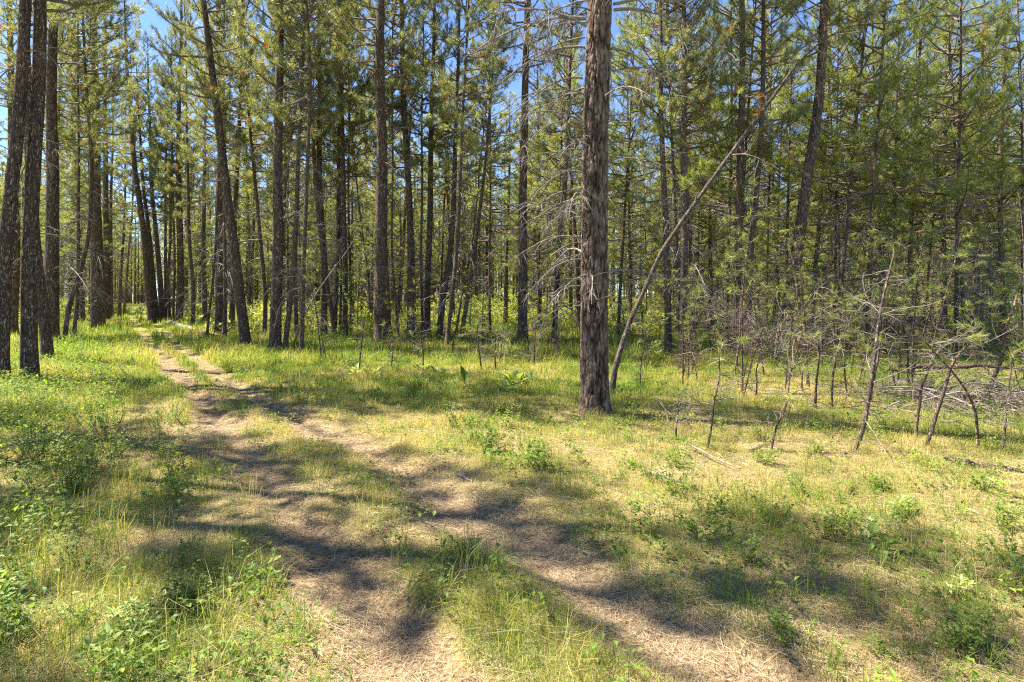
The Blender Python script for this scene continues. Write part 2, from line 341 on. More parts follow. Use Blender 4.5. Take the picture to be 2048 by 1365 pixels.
# dead limbs reused along the lower trunks, each its own part; local +X is outwards
def limb(seed, L, r, droop, nsub, wig=.16):
    g = np.random.default_rng(seed); T = Tubes()
    P = curve((0, 0, 0), (1, 0, g.uniform(.1, .5)), L, 10, droop, -.15, wig, g); T.add(P, np.linspace(r, r*.25, 11), 6)
    for s in range(nsub):
        k = g.integers(2, 10); l2 = g.uniform(.15, .42)*L*(1.1-k/12)
        Q = curve(P[k], (P[k+1]-P[k])*8/L+g.normal(0, .55, 3), l2, 5, .7*droop, -.2, .28, g); T.add(Q, np.linspace(r*.42, r*.16, 6), 4)
        for s2 in range(g.integers(1, 4)):
            m = g.integers(1, 5); Q2 = curve(Q[m], g.normal(0, 1, 3)+(Q[m+1]-Q[m])*6, l2*g.uniform(.3, .6), 3, .5, 0, .3, g); T.add(Q2, np.linspace(r*.2, r*.1, 4), 3)
    V, q_ = T.out(); return mesh('dead_branch', V, [q_], [M_dead], smooth=True)
LIMB = [limb(500+i, [.5, .8, 1.1, 1.4, 1.7, 2.0, .35, 1.2][i], [.010, .012, .015, .018, .020, .024, .012, .014][i], [.5, .9, 1.0, 1.1, 1.2, 1.0, .2, .7][i], [3, 6, 8, 10, 12, 14, 1, 9][i]) for i in range(8)]

# ------------------------------------------------------------------ trees placed where the photo's trunks stand
def trunk_mesh(C, rad, mat, k=14, flare=.35, seed=0, char=0.):
    """C: Nx3 centre line in local metres from the ground up; rad: N radii"""
    g = np.random.default_rng(seed); n = len(C); a = np.arange(k)*2*math.pi/k
    z = C[:, 2]; r = rad*(1+flare*np.exp(-np.clip(z, 0, 9)/.28))
    lob = 1+.04*np.sin(3*a[None]+g.uniform(0, 6)+z[:, None]*.4)+.03*g.normal(0, 1, (n, k))
    V = np.zeros((n, k, 3)); V[..., 0] = C[:, None, 0]+r[:, None]*lob*np.cos(a); V[..., 1] = C[:, None, 1]+r[:, None]*lob*np.sin(a); V[..., 2] = z[:, None]
    i = np.arange(n-1)[:, None]*k; j = np.arange(k)[None]; j2 = (j+1) % k
    q_ = np.stack([i+j, i+j2, i+k+j2, i+k+j], -1).reshape(-1, 4)
    mats = [mat, M_char]; mi = None
    if char: mi = np.repeat((z[:-1] < char).astype(int), k)
    return mesh('trunk', V.reshape(-1, 3), [q_], mats, mi, smooth=True)
def centreline(pts, H, step=.35):
    """pixel polyline -> world centre line in the vertical plane across the view at the base's distance"""
    bx, d = gp(*pts[0]); P = [(((px-HX)/F*d)-bx, (HY-py)/F*d+CAMH) for px, py in pts]
    P[0] = (0, 0.); P = np.array(P)
    if P[-1][1] < H:                                  # carry on above the frame, straightening
        s = (P[-1][0]-P[-2][0])/max(.3, P[-1][1]-P[-2][1]); s = float(np.clip(s, -.25, .25)); dz = H-P[-1][1]
        P = np.vstack([P, [P[-1][0]+s*.45*dz, P[-1][1]+.5*dz], [P[-1][0]+s*.6*dz, H]])
    z = np.arange(-.25, P[-1][1]+.01, step); xx = np.interp(z, P[:, 1], P[:, 0])
    ker = np.ones(5)/5; xs_ = np.convolve(np.pad(xx, 2, 'edge'), ker, 'valid')
    xs_ += .02*np.sin(z*.9+bx); yy = .06*np.sin(z*.35+bx*3)*np.clip(z/4, 0, 1)*min(1, H/10)
    return np.stack([xs_, yy, z], 1), bx, d
TREES = []
def put_crown(root, C, zb, protos, rs, seed, name='crown'):
    g = random.Random(seed); mesh_, Hc = protos[g.randrange(len(protos))]
    a = C[np.argmin(abs(C[:, 2]-zb))]; b = C[-1]; dv = Vector(b-a); L = dv.length
    o = bpy.data.objects.new(name, mesh_); COL.objects.link(o); o.parent = root
    qd = dv.to_track_quat('Z', 'Y'); qr = Matrix.Rotation(g.uniform(0, 6.28), 4, 'Z')
    o.matrix_local = Matrix.Translation(a) @ qd.to_matrix().to_4x4() @ qr @ Matrix.Diagonal((rs, rs, L/Hc, 1))
    return o
def put_limbs(root, C, rad, z0, z1, n, seed, scale=1., bias=None):
    g = random.Random(seed)
    for i in range(n):
        z = g.uniform(z0, z1); k = int(np.argmin(abs(C[:, 2]-z))); az = g.uniform(0, 6.28) if bias is None or g.random() > .65 else g.gauss(bias, .7)
        o = bpy.data.objects.new('dead_branch', g.choice(LIMB)); COL.objects.link(o); o.parent = root
        r = rad[k]*.85; s = scale*g.uniform(.7, 1.3)
        o.matrix_local = Matrix.Translation((C[k][0]+r*math.cos(az), C[k][1]+r*math.sin(az), z)) @ Matrix.Rotation(az, 4, 'Z') @ Matrix.Rotation(g.uniform(-.3, .2), 4, 'Y') @ Matrix.Rotation(g.uniform(-.6, .6), 4, 'X') @ Matrix.Diagonal((s, s, s, 1))
def tree(label, wpx, kind, pts, H=None, zb=None, limbs=None, group=None, mat=None, name='pine_tree', cat='tree', rs=None):
    seed = int(pts[0][0]*7+pts[0][1]); g = random.Random(seed)
    d = CAMH*F/(pts[0][1]-HY)
    H = H or {'old': 22, 'pole': 17.5, 'young': 15.5, 'dead': 7}[kind]*g.uniform(.9, 1.1)
    C, bx, d = centreline(pts, H); bz = H1(bx, d)
    r0 = wpx/F*d/2; z = C[:, 2]; rad = r0*np.clip(1-.85*np.clip(z/ H, 0, 1)**1.1, .08, 1)
    root = bpy.data.objects.new(name, None); COL.objects.link(root); root.location = (bx, d, bz); root.empty_display_size = .3
    root['label'] = label; root['category'] = cat
    if group: root['group'] = group
    m = mat or {'old': M_bark, 'pole': M_bark2, 'young': M_bark2, 'dead': M_dead}[kind]
    link('trunk', trunk_mesh(C, rad, m, 20 if d < 20 else 12, seed=seed, flare=.22 if kind != 'dead' else .1, char=2.2 if mat is M_char else 0), root) if mat is not M_char else \
        link('trunk', trunk_mesh(C, rad, M_bark2, 12, seed=seed, char=2.4), root)
    if kind != 'dead':
        zb = zb if zb is not None else {'old': 8.6, 'pole': 6.6, 'young': 4.0}[kind]*g.uniform(.88, 1.12)
        put_crown(root, C, min(zb, H-2.5), {'old': OLD, 'pole': POLE, 'young': YOUNG}[kind], rs or {'old': .95, 'pole': .84, 'young': 1.0}[kind]*g.uniform(.85, 1.15), seed)
    nl = limbs if limbs is not None else {'old': 12, 'pole': 10, 'young': 8, 'dead': 0}[kind]
    top = min(zb or H*.9, 1.7+HY/F*d+.5)
    if nl: put_limbs(root, C, rad, 1.2 if kind != 'old' else 2.4, max(top, 2), nl, seed+1, .8 if d < 20 else 1.0)
    TREES.append((bx, d)); return root, C, rad

GL, GR_, GC, GE = 'pines along the left of the track', 'pines in the stand right of the track', 'pines in the middle stand', 'pines on the right side'
T = [
 ('rough dark pine cut off by the left edge of the photo', 26, 'old', [(0,756),(12,480),(30,250),(46,0)], GL),
 ('thick dark deep barked pine, second from the left edge, before a leaning one', 28, 'old', [(58,752),(57,600),(58,480),(64,300),(76,150),(82,0)], GL),
 ('dark pine base leaning left behind the second thick trunk', 20, 'old', [(97,722),(86,640),(75,560),(68,480),(60,300),(54,120)], GL),
 ('straight thick pine just right of the leaning pair at left', 27, 'old', [(103,686),(102,480),(102,250),(109,60),(112,0)], GL),
 ('olive tinted pine seen between the two leftmost dark trunks', 19, 'old', [(25,674),(27,480),(25,250),(22,0)], GL),
 ('slim crooked pine leaning right, left of the thick pine by the track', 9, 'pole', [(126,683),(140,600),(165,530),(176,480),(181,330),(173,150),(166,0)], GL),
 ('short thin pine leaning right beside the slim crooked pine', 7, 'pole', [(146,676),(152,620),(158,560),(160,450),(158,330)], GL),
 ('thin pine leaning slightly left, behind the slim crooked pine', 9, 'pole', [(166,650),(161,560),(158,480),(150,300),(146,200)], GL),
 ('thickest straight pine nearest the left edge of the far track', 26, 'old', [(196,662),(194,480),(192,300),(188,100),(186,0)], GL),
 ('pine touching the right side of the thickest pine by the track', 13, 'old', [(214,643),(213,480),(212,300),(210,100)], GL),
 ('slender reddish pine, second right of the thickest pine by the track', 8, 'pole', [(223,640),(222,480),(224,300),(226,150)], GL),
 ('thin dark pine just left of the thickest pine by the track', 6, 'pole', [(180,641),(180,480),(178,300)], GL),
 ('slim dark pine midway between the straight thick pine and the thickest pine', 10, 'pole', [(142,643),(141,480),(148,350),(152,200)], GL),
 ('slim pine leaning right above the far end of the track, left side', 7, 'pole', [(238,637),(245,480),(250,380),(252,250)], GL),
 ('thin pine with the strongest right lean at the left of the far track', 5, 'pole', [(246,635),(257,520),(265,430),(268,350)], GL),
 ('front pine of the left leaning row right of the far track', 14, 'old', [(305,647),(298,580),(290,480),(280,400),(268,320),(262,250)], GR_),
 ('second pine of the left leaning row right of the far track', 10, 'pole', [(315,646),(307,560),(300,480),(289,380),(282,300)], GR_),
 ('third pine of the left leaning row right of the far track', 11, 'pole', [(325,645),(321,560),(314,480),(305,380),(299,250)], GR_),
 ('narrow dark pine after the leaning row right of the track', 7, 'pole', [(331,644),(331,560),(330,480),(334,300)], GR_),
 ('narrow pine with a kink, right of the leaning row', 6, 'pole', [(341,646),(336,560),(340,480),(342,330)], GR_),
 ('very thin straight pine beside the reddish thick one, right of the track', 5, 'pole', [(347,647),(348,560),(347,480),(345,300)], GR_),
 ('reddish thick pine above the pale fallen log', 14, 'old', [(359,647),(360,480),(358,300),(360,150)], GR_),
 ('lone gently bowed pine right of the pale fallen log', 8, 'pole', [(384,653),(387,590),(384,520),(379,480),(375,330)], GR_),
 ('slim paired pine left of the big brown pine', 10, 'pole', [(409,650),(408,480),(410,300),(412,150)], GR_),
 ('big brown straight pine left of the tall leaning pine', 19, 'old', [(440,666),(440,480),(442,300),(438,100),(436,0)], GR_),
 ('short thin pine in front of the big brown pine', 8, 'pole', [(448,676),(450,600),(452,480),(450,330)], GR_),
 ('thin stick like pine leaning right, left foot of the big brown pine', 5, 'pole', [(413,674),(418,620),(427,540),(432,450)], GR_),
 ('brown pine half hidden between the big brown pine and the leaning pine', 12, 'pole', [(463,663),(467,560),(469,480),(474,350)], GR_),
 ('tall pine leaning far left over the stand with a bare curving trunk', 20, 'old', [(492,690),(485,620),(478,560),(468,480),(455,400),(440,260),(428,170),(415,80),(403,0)], GR_),
 ('slim pine with a bowed trunk right of the tall leaning pine', 9, 'pole', [(527,674),(532,600),(527,540),(520,480),(510,380),(500,250),(495,150),(490,80)], GR_),
 ('thin pine crossing behind the bowed slim pine, leaning right', 7, 'pole', [(497,652),(500,560),(505,480),(511,300)], GR_),
 ('thick straight pine right of the bowed slim pine, roots in bare brown duff', 22, 'old', [(551,697),(552,600),(555,480),(558,350),(560,200),(558,0)], GR_),
 ('slim pine leaning right beside the thick pine in brown duff', 10, 'pole', [(569,697),(577,640),(583,580),(588,520),(591,480),(598,350),(603,200),(608,0)], GR_),
 ('slim straight pine behind the right leaning slim one', 9, 'pole', [(593,674),(592,580),(590,480),(594,360),(600,200)], GR_),
 ('slender pine standing nearest the grass edge, right of the duff patch', 9, 'pole', [(603,704),(604,600),(608,480),(612,400),(617,250),(619,130),(616,60)], GR_),
 ('thin pole leaning right between the duff patch trunks', 6, 'pole', [(560,680),(566,420),(578,300),(590,230),(598,130)], GR_),
 ('leftmost straight pine of the middle cluster', 14, 'old', [(648,674),(648,560),(645,480),(641,400),(640,250)], GC),
 ('pine leaning left across the front of the middle cluster', 10, 'pole', [(672,675),(664,620),(651,560),(645,500),(636,410),(630,330)], GC),
 ('slim straight pine in the middle of the cluster', 9, 'pole', [(671,668),(671,600),(675,480),(678,350),(677,200),(676,0)], GC),
 ('very thin pine squeezed between two cluster trunks', 5, 'pole', [(681,668),(682,480),(681,300)], GC),
 ('right hand brown pine of the middle cluster', 11, 'old', [(690,675),(690,560),(690,480),(686,330),(682,200),(680,60)], GC),
 ('thin pine standing apart right of the middle cluster', 6, 'pole', [(703,667),(701,560),(699,480),(698,350)], GC),
 ('thin pine bending left just left of the dark thick pine', 5, 'pole', [(743,662),(737,560),(730,500),(726,470),(715,380),(706,300)], GC),
 ('dark thick straight pine left of the photo centre', 27, 'old', [(761,690),(762,600),(763,480),(762,300),(760,150),(762,0)], GC),
 ('narrow reddish pine at the right foot of the dark thick pine', 7, 'pole', [(779,672),(777,600),(773,480),(770,300)], GC),
 ('thin wavering pine between the dark thick pine and the next brown one', 5, 'pole', [(797,682),(791,600),(783,480),(784,330)], GC),
 ('brown pine second right of the dark thick pine', 16, 'old', [(820,677),(823,560),(822,480),(815,350),(808,200),(805,90)], GC),
 ('thin dark pine between two brown pines near the centre', 6, 'pole', [(845,674),(844,580),(842,480),(845,250),(846,100)], GC),
 ('reddish brown pine with a straight trunk near the centre', 14, 'old', [(853,672),(856,560),(858,480),(862,300),(865,170)], GC),
 ('pine leaning right, first of the slanting trunks near the centre', 13, 'pole', [(878,674),(885,610),(895,540),(903,480),(909,350),(912,250)], GC),
 ('pine leaning right with its foot in green grass near the centre', 9, 'pole', [(893,695),(902,620),(908,560),(913,480),(920,350)], GC),
 ('thin dark pine with the strongest lean right of centre stand', 9, 'pole', [(921,684),(930,630),(940,560),(950,480),(958,420),(970,340),(978,250),(984,150)], GC),
 ('faint thin pine parallel behind the strongly leaning one', 5, 'pole', [(911,668),(930,560),(944,480),(955,380)], GC),
 ('upright pine hung with dead twigs left of the nearest pine', 20, 'old', [(1043,687),(1045,560),(1046,480),(1047,300),(1050,150),(1055,40)], GC),
 ('slender trunk half hidden behind the left edge of the nearest pine', 17, 'old', [(1166,768),(1168,600),(1171,480),(1174,250),(1179,0)], GC),
 ('straight slim pine between the leaning dead stem and its twin', 14, 'pole', [(1338,705),(1336,600),(1332,480),(1327,350),(1322,200),(1319,60)], GE),
 ('right twin of the two straight slim pines crossed by the leaning dead stem', 15, 'pole', [(1367,707),(1367,600),(1367,480),(1368,300),(1368,150),(1366,0)], GE),
 ('short crooked thin pine right of the slim twins', 6, 'pole', [(1395,706),(1390,650),(1382,600),(1378,480)], GE),
 ('slim pine left of the brown pair behind the dead tangle', 8, 'young', [(1452,692),(1455,560),(1458,480),(1460,350),(1462,200)], GE),
 ('left trunk of the brown pair behind the dead grey tangle', 16, 'old', [(1475,705),(1476,600),(1478,480),(1480,350),(1482,150)], GE),
 ('right trunk of the brown pair behind the dead grey tangle', 14, 'pole', [(1491,706),(1497,600),(1503,480),(1512,400),(1520,280),(1524,120)], GE),
 ('thick dark pine leaning right behind the dead grey tangle', 24, 'old', [(1558,710),(1572,620),(1585,560),(1598,480),(1615,350),(1635,220),(1645,120),(1650,40)], GE),
 ('slim grey barked pine leaning right of the thick leaning pine', 10, 'young', [(1674,700),(1680,600),(1688,500),(1700,380),(1715,250),(1725,130)], GE),
 ('slim dark pine in the dense stand at far right', 12, 'young', [(1888,668),(1888,480),(1885,360),(1890,150)], GE),
 ('dark pine near the right edge leaning over the brush', 13, 'young', [(1945,676),(1952,560),(1958,480),(1962,300)], GE),
 ('thin pine trunk left of the dense stand, behind crooked saplings', 9, 'young', [(1768,668),(1768,560),(1770,450),(1772,250)], GE),
 ('slim pine with full green crown above the saplings', 10, 'young', [(1822,684),(1822,560),(1826,400),(1835,200)], GE),
 ('slim pine partly hidden by the thick leaning pine', 10, 'young', [(1622,680),(1628,540),(1640,400),(1655,250),(1660,120)], GE),
 ('green young pine with foliage down its trunk at the right edge', 12, 'young', [(2010,690),(2006,560),(2000,400),(2004,200)], GE),
 ('slim green pine right of the straight slim twins', 9, 'young', [(1424,676),(1422,560),(1420,400),(1424,200)], GE),
 ('pale green young pine between the nearest pine and the leaning dead stem', 7, 'young', [(1262,664),(1260,560),(1258,400)], GE),
]
for e in T:
    kw = {}
    if e[3][0][0] in (403,) : pass
    tree(e[0], e[1], e[2], e[3], group=e[4], **kw)
tree('slender pine with a charred black foot left of the nearest pine', 11, 'pole', [(1105,692),(1110,620),(1115,560),(1120,480),(1130,380),(1135,250),(1140,150)], group=GC, mat=M_char)

# ---- the nearest pine: displaced plated bark and a fringe of dead limbs
def hero():
    pts = [(1188,829),(1187,700),(1190,500),(1192,300),(1197,100),(1199,0)]
    C, bx, d = centreline(pts, 22, .014 if False else .02)
    bz = H1(bx, d); root = bpy.data.objects.new('pine_tree', None); COL.objects.link(root); root.location = (bx, d, bz)
    root['label'] = 'nearest thick pine with plated bark and pale dead branches, right of the photo centre'; root['category'] = 'tree'
    C = C[C[:, 2] < 9.0]; k = 120; a = np.arange(k)*2*math.pi/k; z = C[:, 2]
    r = (51/F*d/2)*(1-.02*np.clip(z, 0, 9))*(1+.22*np.exp(-np.clip(z, 0, 9)/.30)+.22*np.exp(-np.clip(z, 0, 9)/.07))
    A, Z = np.meshgrid(a, z); xx = np.cos(A)*.22; yy = np.sin(A)*.22
    disp = np.zeros(A.shape)
    for i in range(A.shape[0]):
        for j in range(k):
            p = Vector((xx[i, j]*17, yy[i, j]*17, Z[i, j]*6.2)); p += noise.noise_vector(p*.9)*.55+noise.noise_vector(p*3.1)*.15
            dd = noise.voronoi(p)[0]; e = min(dd[1]-dd[0], .35)/.35
            p2 = Vector((xx[i, j]*8, yy[i, j]*8, Z[i, j]*1.9+5)); p2 += noise.noise_vector(p2*1.7)*.5; d2 = noise.voronoi(p2)[0]; e2 = min(d2[1]-d2[0], .30)/.30
            disp[i, j] = (e**.6-.7)*.020*(.6+.8*abs(noise.noise(p2*.7)))+(e2**.5-.7)*.024+.009*noise.noise(p*2.3)+.006*noise.noise(p*7)
    lob = 1+.10*np.sin(5*A+Z*.3)*np.exp(-np.clip(Z, 0, 9)/.35)+.03*np.sin(2*A+Z*.5)+.02*np.sin(3*A-Z*.9)
    rr = r[:, None]*lob+disp
    V = np.stack([C[:, None, 0]+rr*np.cos(A), C[:, None, 1]+rr*np.sin(A), Z], -1).reshape(-1, 3)
    n = len(C); i = np.arange(n-1)[:, None]*k; j = np.arange(k)[None]; j2 = (j+1) % k
    q_ = np.stack([i+j, i+j2, i+k+j2, i+k+j], -1).reshape(-1, 4)
    at = (disp.ravel()+.02)/.045
    me = mesh('trunk', V, [q_], [M_hero], tint=at, smooth=True); link('trunk', me, root)
    C2, _, _ = centreline(pts, 22, .35); rad = (51/F*d/2)*np.clip(1-.8*(C2[:, 2]/22), .08, 1)
    up = C2[C2[:, 2] > 8.7]; link('upper_trunk', trunk_mesh(up, rad[C2[:, 2] > 8.7]*1.25, M_bark, 18, 0, 5), root)
    put_crown(root, C2, 10, OLD, 1.0, 4)
    # dead limbs: (z height px, azimuth, length, droop); azimuth pi = to the left in the picture
    def hl(py, az, L, droop, ri, sd_, ns, up0=.3, up1=-.15):
        g = np.random.default_rng(sd_); Tt = Tubes(); z0 = (HY-py)/F*d+CAMH; c = C2[np.argmin(abs(C2[:, 2]-z0))]
        dr = np.array([math.cos(az), math.sin(az), up0]); r0 = .2
        P = curve((c[0]+r0*dr[0], c[1]+r0*dr[1], z0), dr, L, 14, droop*.62, up1, .14, g); Tt.add(P, np.linspace(ri, ri*.22, 15), 7)
        for s in range(ns):
            m = g.integers(3, 14); l2 = g.uniform(.12, .40)*L*(1.15-m/16)+.1
            Q = curve(P[m], (P[m+1]-P[m])*10/L+g.normal(0, .6, 3), l2, 7, .5*droop+.3, -.1, .30, g); Tt.add(Q, np.linspace(ri*.42, ri*.15, 8), 5)
            for s2 in range(g.integers(1, 4)):
                mm = g.integers(1, 7); Q2 = curve(Q[mm], g.normal(0, .8, 3)+(Q[mm+1]-Q[mm])*8, l2*g.uniform(.3, .7), 5, .6, 0, .35, g); Tt.add(Q2, np.linspace(ri*.2, ri*.09, 6), 4)
        V_, q2 = Tt.out(); link('dead_branch', mesh('dead_branch', V_, [q2], [M_dead], smooth=True), root)
    g = random.Random(5); pi = math.pi
    L_ = [(40,pi,1.9,.9,.024,18,.25),(62,pi+.5,1.7,1.3,.020,16,.5),(95,pi-.4,1.5,1.2,.02,14,.3),(160,pi+.2,1.5,1.6,.017,12,.3),(172,pi-.8,1.4,1.1,.018,12,.2),
          (208,pi+.1,.9,.8,.013,8,.3),(262,pi+.5,1.3,1.5,.015,10,.3),(300,pi-.3,.9,1.0,.014,9,.2),(338,pi+.1,1.1,1.0,.012,8,-.1),(400,pi-.2,1.2,1.2,.014,9,.1),(430,pi+.5,.9,1.5,.012,9,.2),
          (480,pi+.2,1.3,1.3,.013,10,.3),(512,pi-.1,.8,1.2,.010,6,.1),(522,pi+.4,1.15,1.5,.013,9,.2),(562,pi,.75,1.2,.010,6,.3),(575,pi+.6,.7,1.5,.010,6,.3),(605,pi+.1,.95,1.0,.012,8,.0),(612,pi-.3,.8,1.2,.011,7,-.05),
          (12,.1,1.6,.3,.022,14,.2),(25,-.3,1.9,1.0,.024,18,.2),(98,.3,1.5,1.1,.019,14,.1),(150,-.2,.8,.6,.010,6,.2),(240,-.5,.35,.0,.012,2,.0),(243,.2,.5,.4,.010,4,.0),(290,.1,1.1,.9,.013,10,.3),(330,-.6,1.0,.9,.012,8,.3),
          (355,.2,1.2,.8,.012,9,.1),(440,.2,.9,.6,.010,6,.2),(545,-.1,1.05,.9,.016,8,.3),(600,-.1,.7,.3,.009,4,-.35),(640,.1,.5,.3,.007,3,-.3),(660,-.2,.5,.3,.007,3,-.5)]
    for k_, (py, az, L, dr, ri, ns, u0) in enumerate(L_): hl(py, az+g.gauss(0, .12), L, dr, ri, 900+k_, ns, u0)
    for k_ in range(14): hl(g.uniform(20, 640), g.uniform(0, 6.28), g.uniform(.15, .6), .5, .009, 960+k_, 2, .2)
    for k_ in range(24): hl(g.uniform(-10, 560), pi+g.gauss(0, .8), g.uniform(.7, 1.6), g.uniform(.9, 1.8), .013, 990+k_, 9, g.uniform(0, .5))
    TREES.append((bx, d))
mh, t_, N_, L2, b_ = newmat('hero_bark')
a_ = N_.new('ShaderNodeAttribute'); a_.attribute_name = 'tint'
tc_ = N_.new('ShaderNodeTexCoord'); n_ = N_.new('ShaderNodeTexNoise'); n_.inputs['Scale'].default_value = 45; n_.inputs['Detail'].default_value = 6; L2.new(tc_.outputs['Object'], n_.inputs['Vector'])
nb_ = N_.new('ShaderNodeTexNoise'); nb_.inputs['Scale'].default_value = 5; nb_.inputs['Detail'].default_value = 4; L2.new(tc_.outputs['Object'], nb_.inputs['Vector'])
s1 = N_.new('ShaderNodeMath'); s1.operation = 'MULTIPLY_ADD'; s1.inputs[1].default_value = .5; L2.new(n_.outputs['Fac'], s1.inputs[0]); L2.new(a_.outputs['Fac'], s1.inputs[2])
s2 = N_.new('ShaderNodeMath'); s2.operation = 'MULTIPLY_ADD'; s2.inputs[1].default_value = .75; L2.new(nb_.outputs['Fac'], s2.inputs[0]); L2.new(s1.outputs[0], s2.inputs[2])
r_ = ramp(N_, [(.30, (.016,.010,.007)), (.48, (.060,.037,.025)), (.66, (.125,.082,.057)), (.92, (.25,.19,.142))], s2.outputs[0], L2)
mr_ = N_.new('ShaderNodeMapRange'); mr_.inputs[1].default_value = .2; mr_.inputs[2].default_value = 1.6; L2.new(s2.outputs[0], mr_.inputs[0]); L2.new(mr_.outputs[0], r_.inputs[0])
L2.new(r_.outputs[0], b_.inputs['Base Color']); b_.inputs['Roughness'].default_value = .9; b_.inputs['Specular IOR Level'].default_value = .2
bp_ = N_.new('ShaderNodeBump'); bp_.inputs['Strength'].default_value = .7; bp_.inputs['Distance'].default_value = .02; L2.new(n_.outputs['Fac'], bp_.inputs['Height']); L2.new(bp_.outputs[0], b_.inputs['Normal'])
M_hero = mh
hero()

# ---- dead stem leaning from the foot of the nearest pine far to the right
def leaning():
    pts = [(1222,787),(1230,740),(1242,700),(1262,640),(1290,580),(1325,500),(1365,440),(1400,390),(1450,320),(1490,265),(1525,220),(1560,170),(1600,118),(1650,75),(1710,44),(1800,40),(1880,15),(1930,-10)]
    bx, d = gp(*pts[0]); root = bpy.data.objects.new('leaning_dead_tree', None); COL.objects.link(root); root.location = (bx, d, H1(bx, d))
    root['label'] = 'thin dead tree leaning far right from the foot of the nearest pine'; root['category'] = 'dead tree'
    P = np.array([((px-HX)/F*d-bx, .25*math.sin(i*.5)*.3, (HY-py)/F*d+CAMH) for i, (px, py) in enumerate(pts)]); P[0] = (0, 0, -.1)
    Tt = Tubes(); Pf = np.stack([np.interp(np.linspace(0, len(P)-1, 80), np.arange(len(P)), P[:, c]) for c in range(3)], 1)
    Pf[1:-1] = (Pf[:-2]+Pf[1:-1]+Pf[2:])/3
    rr = np.interp(np.linspace(0, 1, 80), [0, .1, .55, .75, 1], [.062, .048, .032, .018, .006])*(1+.10*rng.normal(0, 1, 80)); Tt.add(Pf, rr, 10)
    V_, q_ = Tt.out(); link('trunk', mesh('trunk', V_, [q_], [M_grey], smooth=True), root)
    g = np.random.default_rng(77)
    for i in range(15):
        k = int(g.uniform(10, 76)); dv = Pf[min(k+1, 79)]-Pf[k-1]; dv /= np.linalg.norm(dv)
        Tt = Tubes(); L = g.uniform(.2, .9)*(1 if k > 35 else .5)
        Q = curve(Pf[k], dv+g.normal(0, .8, 3), L, 7, .8, 0, .25, g); Tt.add(Q, np.linspace(.012, .004, 8), 5)
        for s in range(4): m = g.integers(1, 6); Tt.add(curve(Q[m], g.normal(0, 1, 3), L*.4, 4, .4, 0, .3, g), np.linspace(.006, .003, 5), 4)
        V_, q_ = Tt.out(); link('dead_branch', mesh('dead_branch', V_, [q_], [M_dead], smooth=True), root)
    Tt = Tubes(); k = 46; Q = np.array([Pf[k], Pf[k]+(.15,-.05,-.35), Pf[k]+(.45,-.1,-.8), Pf[k]+(.75,0,-1.1), Pf[k]+(1.2,.1,-1.35)]); Tt.add(Q, [.02,.018,.015,.012,.006], 6)
    V_, q_ = Tt.out(); link('dead_branch', mesh('dead_branch', V_, [q_], [M_twig], smooth=True), root)
    C = []; U = []
    for i in range(3): p = Pf[46]+g.normal(0, .10, 3); C.append(p); u = g.normal(0, 1, 3); U.append(u/np.linalg.norm(u))
    V_, t2 = needles(np.array(C), np.array(U), 26, .17, .007, g); link('dead_needles', mesh('dead_needles', V_, [t2], [M_needle], tint=np.ones(len(V_))), root)
leaning()

# ------------------------------------------------------------------ background pines: shared trunks and crowns, copied one by one
TR = []
for s in range(6):
    g = np.random.default_rng(40+s); z = np.arange(-.3, 10.01, .4); b = g.uniform(-.35, .35); c = g.uniform(0, 6)
    C = np.stack([b*(z/10)**2+.04*np.sin(z*.8+c), .25*g.normal()*(z/10)**2, z], 1)
    TR.append((trunk_mesh(C, .1*np.clip(1-.085*z, .1, 1), M_bark if s < 2 else M_bark2, 9, .3, s), C))
def bgtree(x, y, H, dia, zb, protos, rs, label, group, seed):
    g = random.Random(seed); root = bpy.data.objects.new('pine_tree', None); COL.objects.link(root)
    root.location = (x, y, H1(x, y)-.05); root.rotation_euler = (g.gauss(0, .02), g.gauss(0, .035), 0)
    root['label'] = label; root['category'] = 'tree'; root['group'] = group
    tm, C = TR[g.randrange(6)]; o = bpy.data.objects.new('trunk', tm); COL.objects.link(o); o.parent = root; k = dia/.2; az = g.uniform(0, 6.28)
    o.matrix_local = Matrix.Rotation(az, 4, 'Z') @ Matrix.Diagonal((k, k, H/10, 1))
    Cs = C*np.array([k, k, H/10]); ca, sa = math.cos(az), math.sin(az)
    Cs = np.stack([Cs[:, 0]*ca-Cs[:, 1]*sa, Cs[:, 0]*sa+Cs[:, 1]*ca, Cs[:, 2]], 1)
    put_crown(root, Cs, zb, protos, rs, seed)
ZL = 'thin pine trunks far back among the pines left of the track'
ZN = 'background pines in the far part of the forest'
g = random.Random(99); BG = []; tries = 0
def free(x, y, sp):
    return all((x-a)**2+(y-b)**2 > sp*sp for a, b in TREES)
for x, d in [(5.2,17.5),(7.2,18.5),(10.9,19.2),(10.6,17.0),(13.6,17.4),(14.8,18.5),(12.0,20.5),(9.4,21.0),(15.5,21.5),(16.8,23.5),(7.0,23.0),(16.4,18.2),(18.5,22.0),(4.0,21.5),(11.0,24.0),(-1.0,26),(1.9,25)]:
    TREES.append((x, d)); BG.append((x, d))
while len(BG) < 222 and tries < 9000:
    tries += 1; d = 19*(72/19)**(g.random()**.8); x = g.uniform(-.99, .99)*d
    if d < 24 and x < 8: continue
    if x < 6 and d < 30 and g.random() < .6: continue
    dd = float(min(pdist(np.array([x]), np.array([d]), RL)[0], pdist(np.array([x]), np.array([d]), RR)[0]))
    if dd < 2.6 or not free(x, d, 1.0 if x > 6 else 1.3): continue
    TREES.append((x, d)); BG.append((x, d))
ORD = ['first','second','third','fourth','fifth','sixth','seventh','eighth','ninth','tenth','eleventh','twelfth','thirteenth','fourteenth','fifteenth','sixteenth','seventeenth','eighteenth','nineteenth','twentieth']
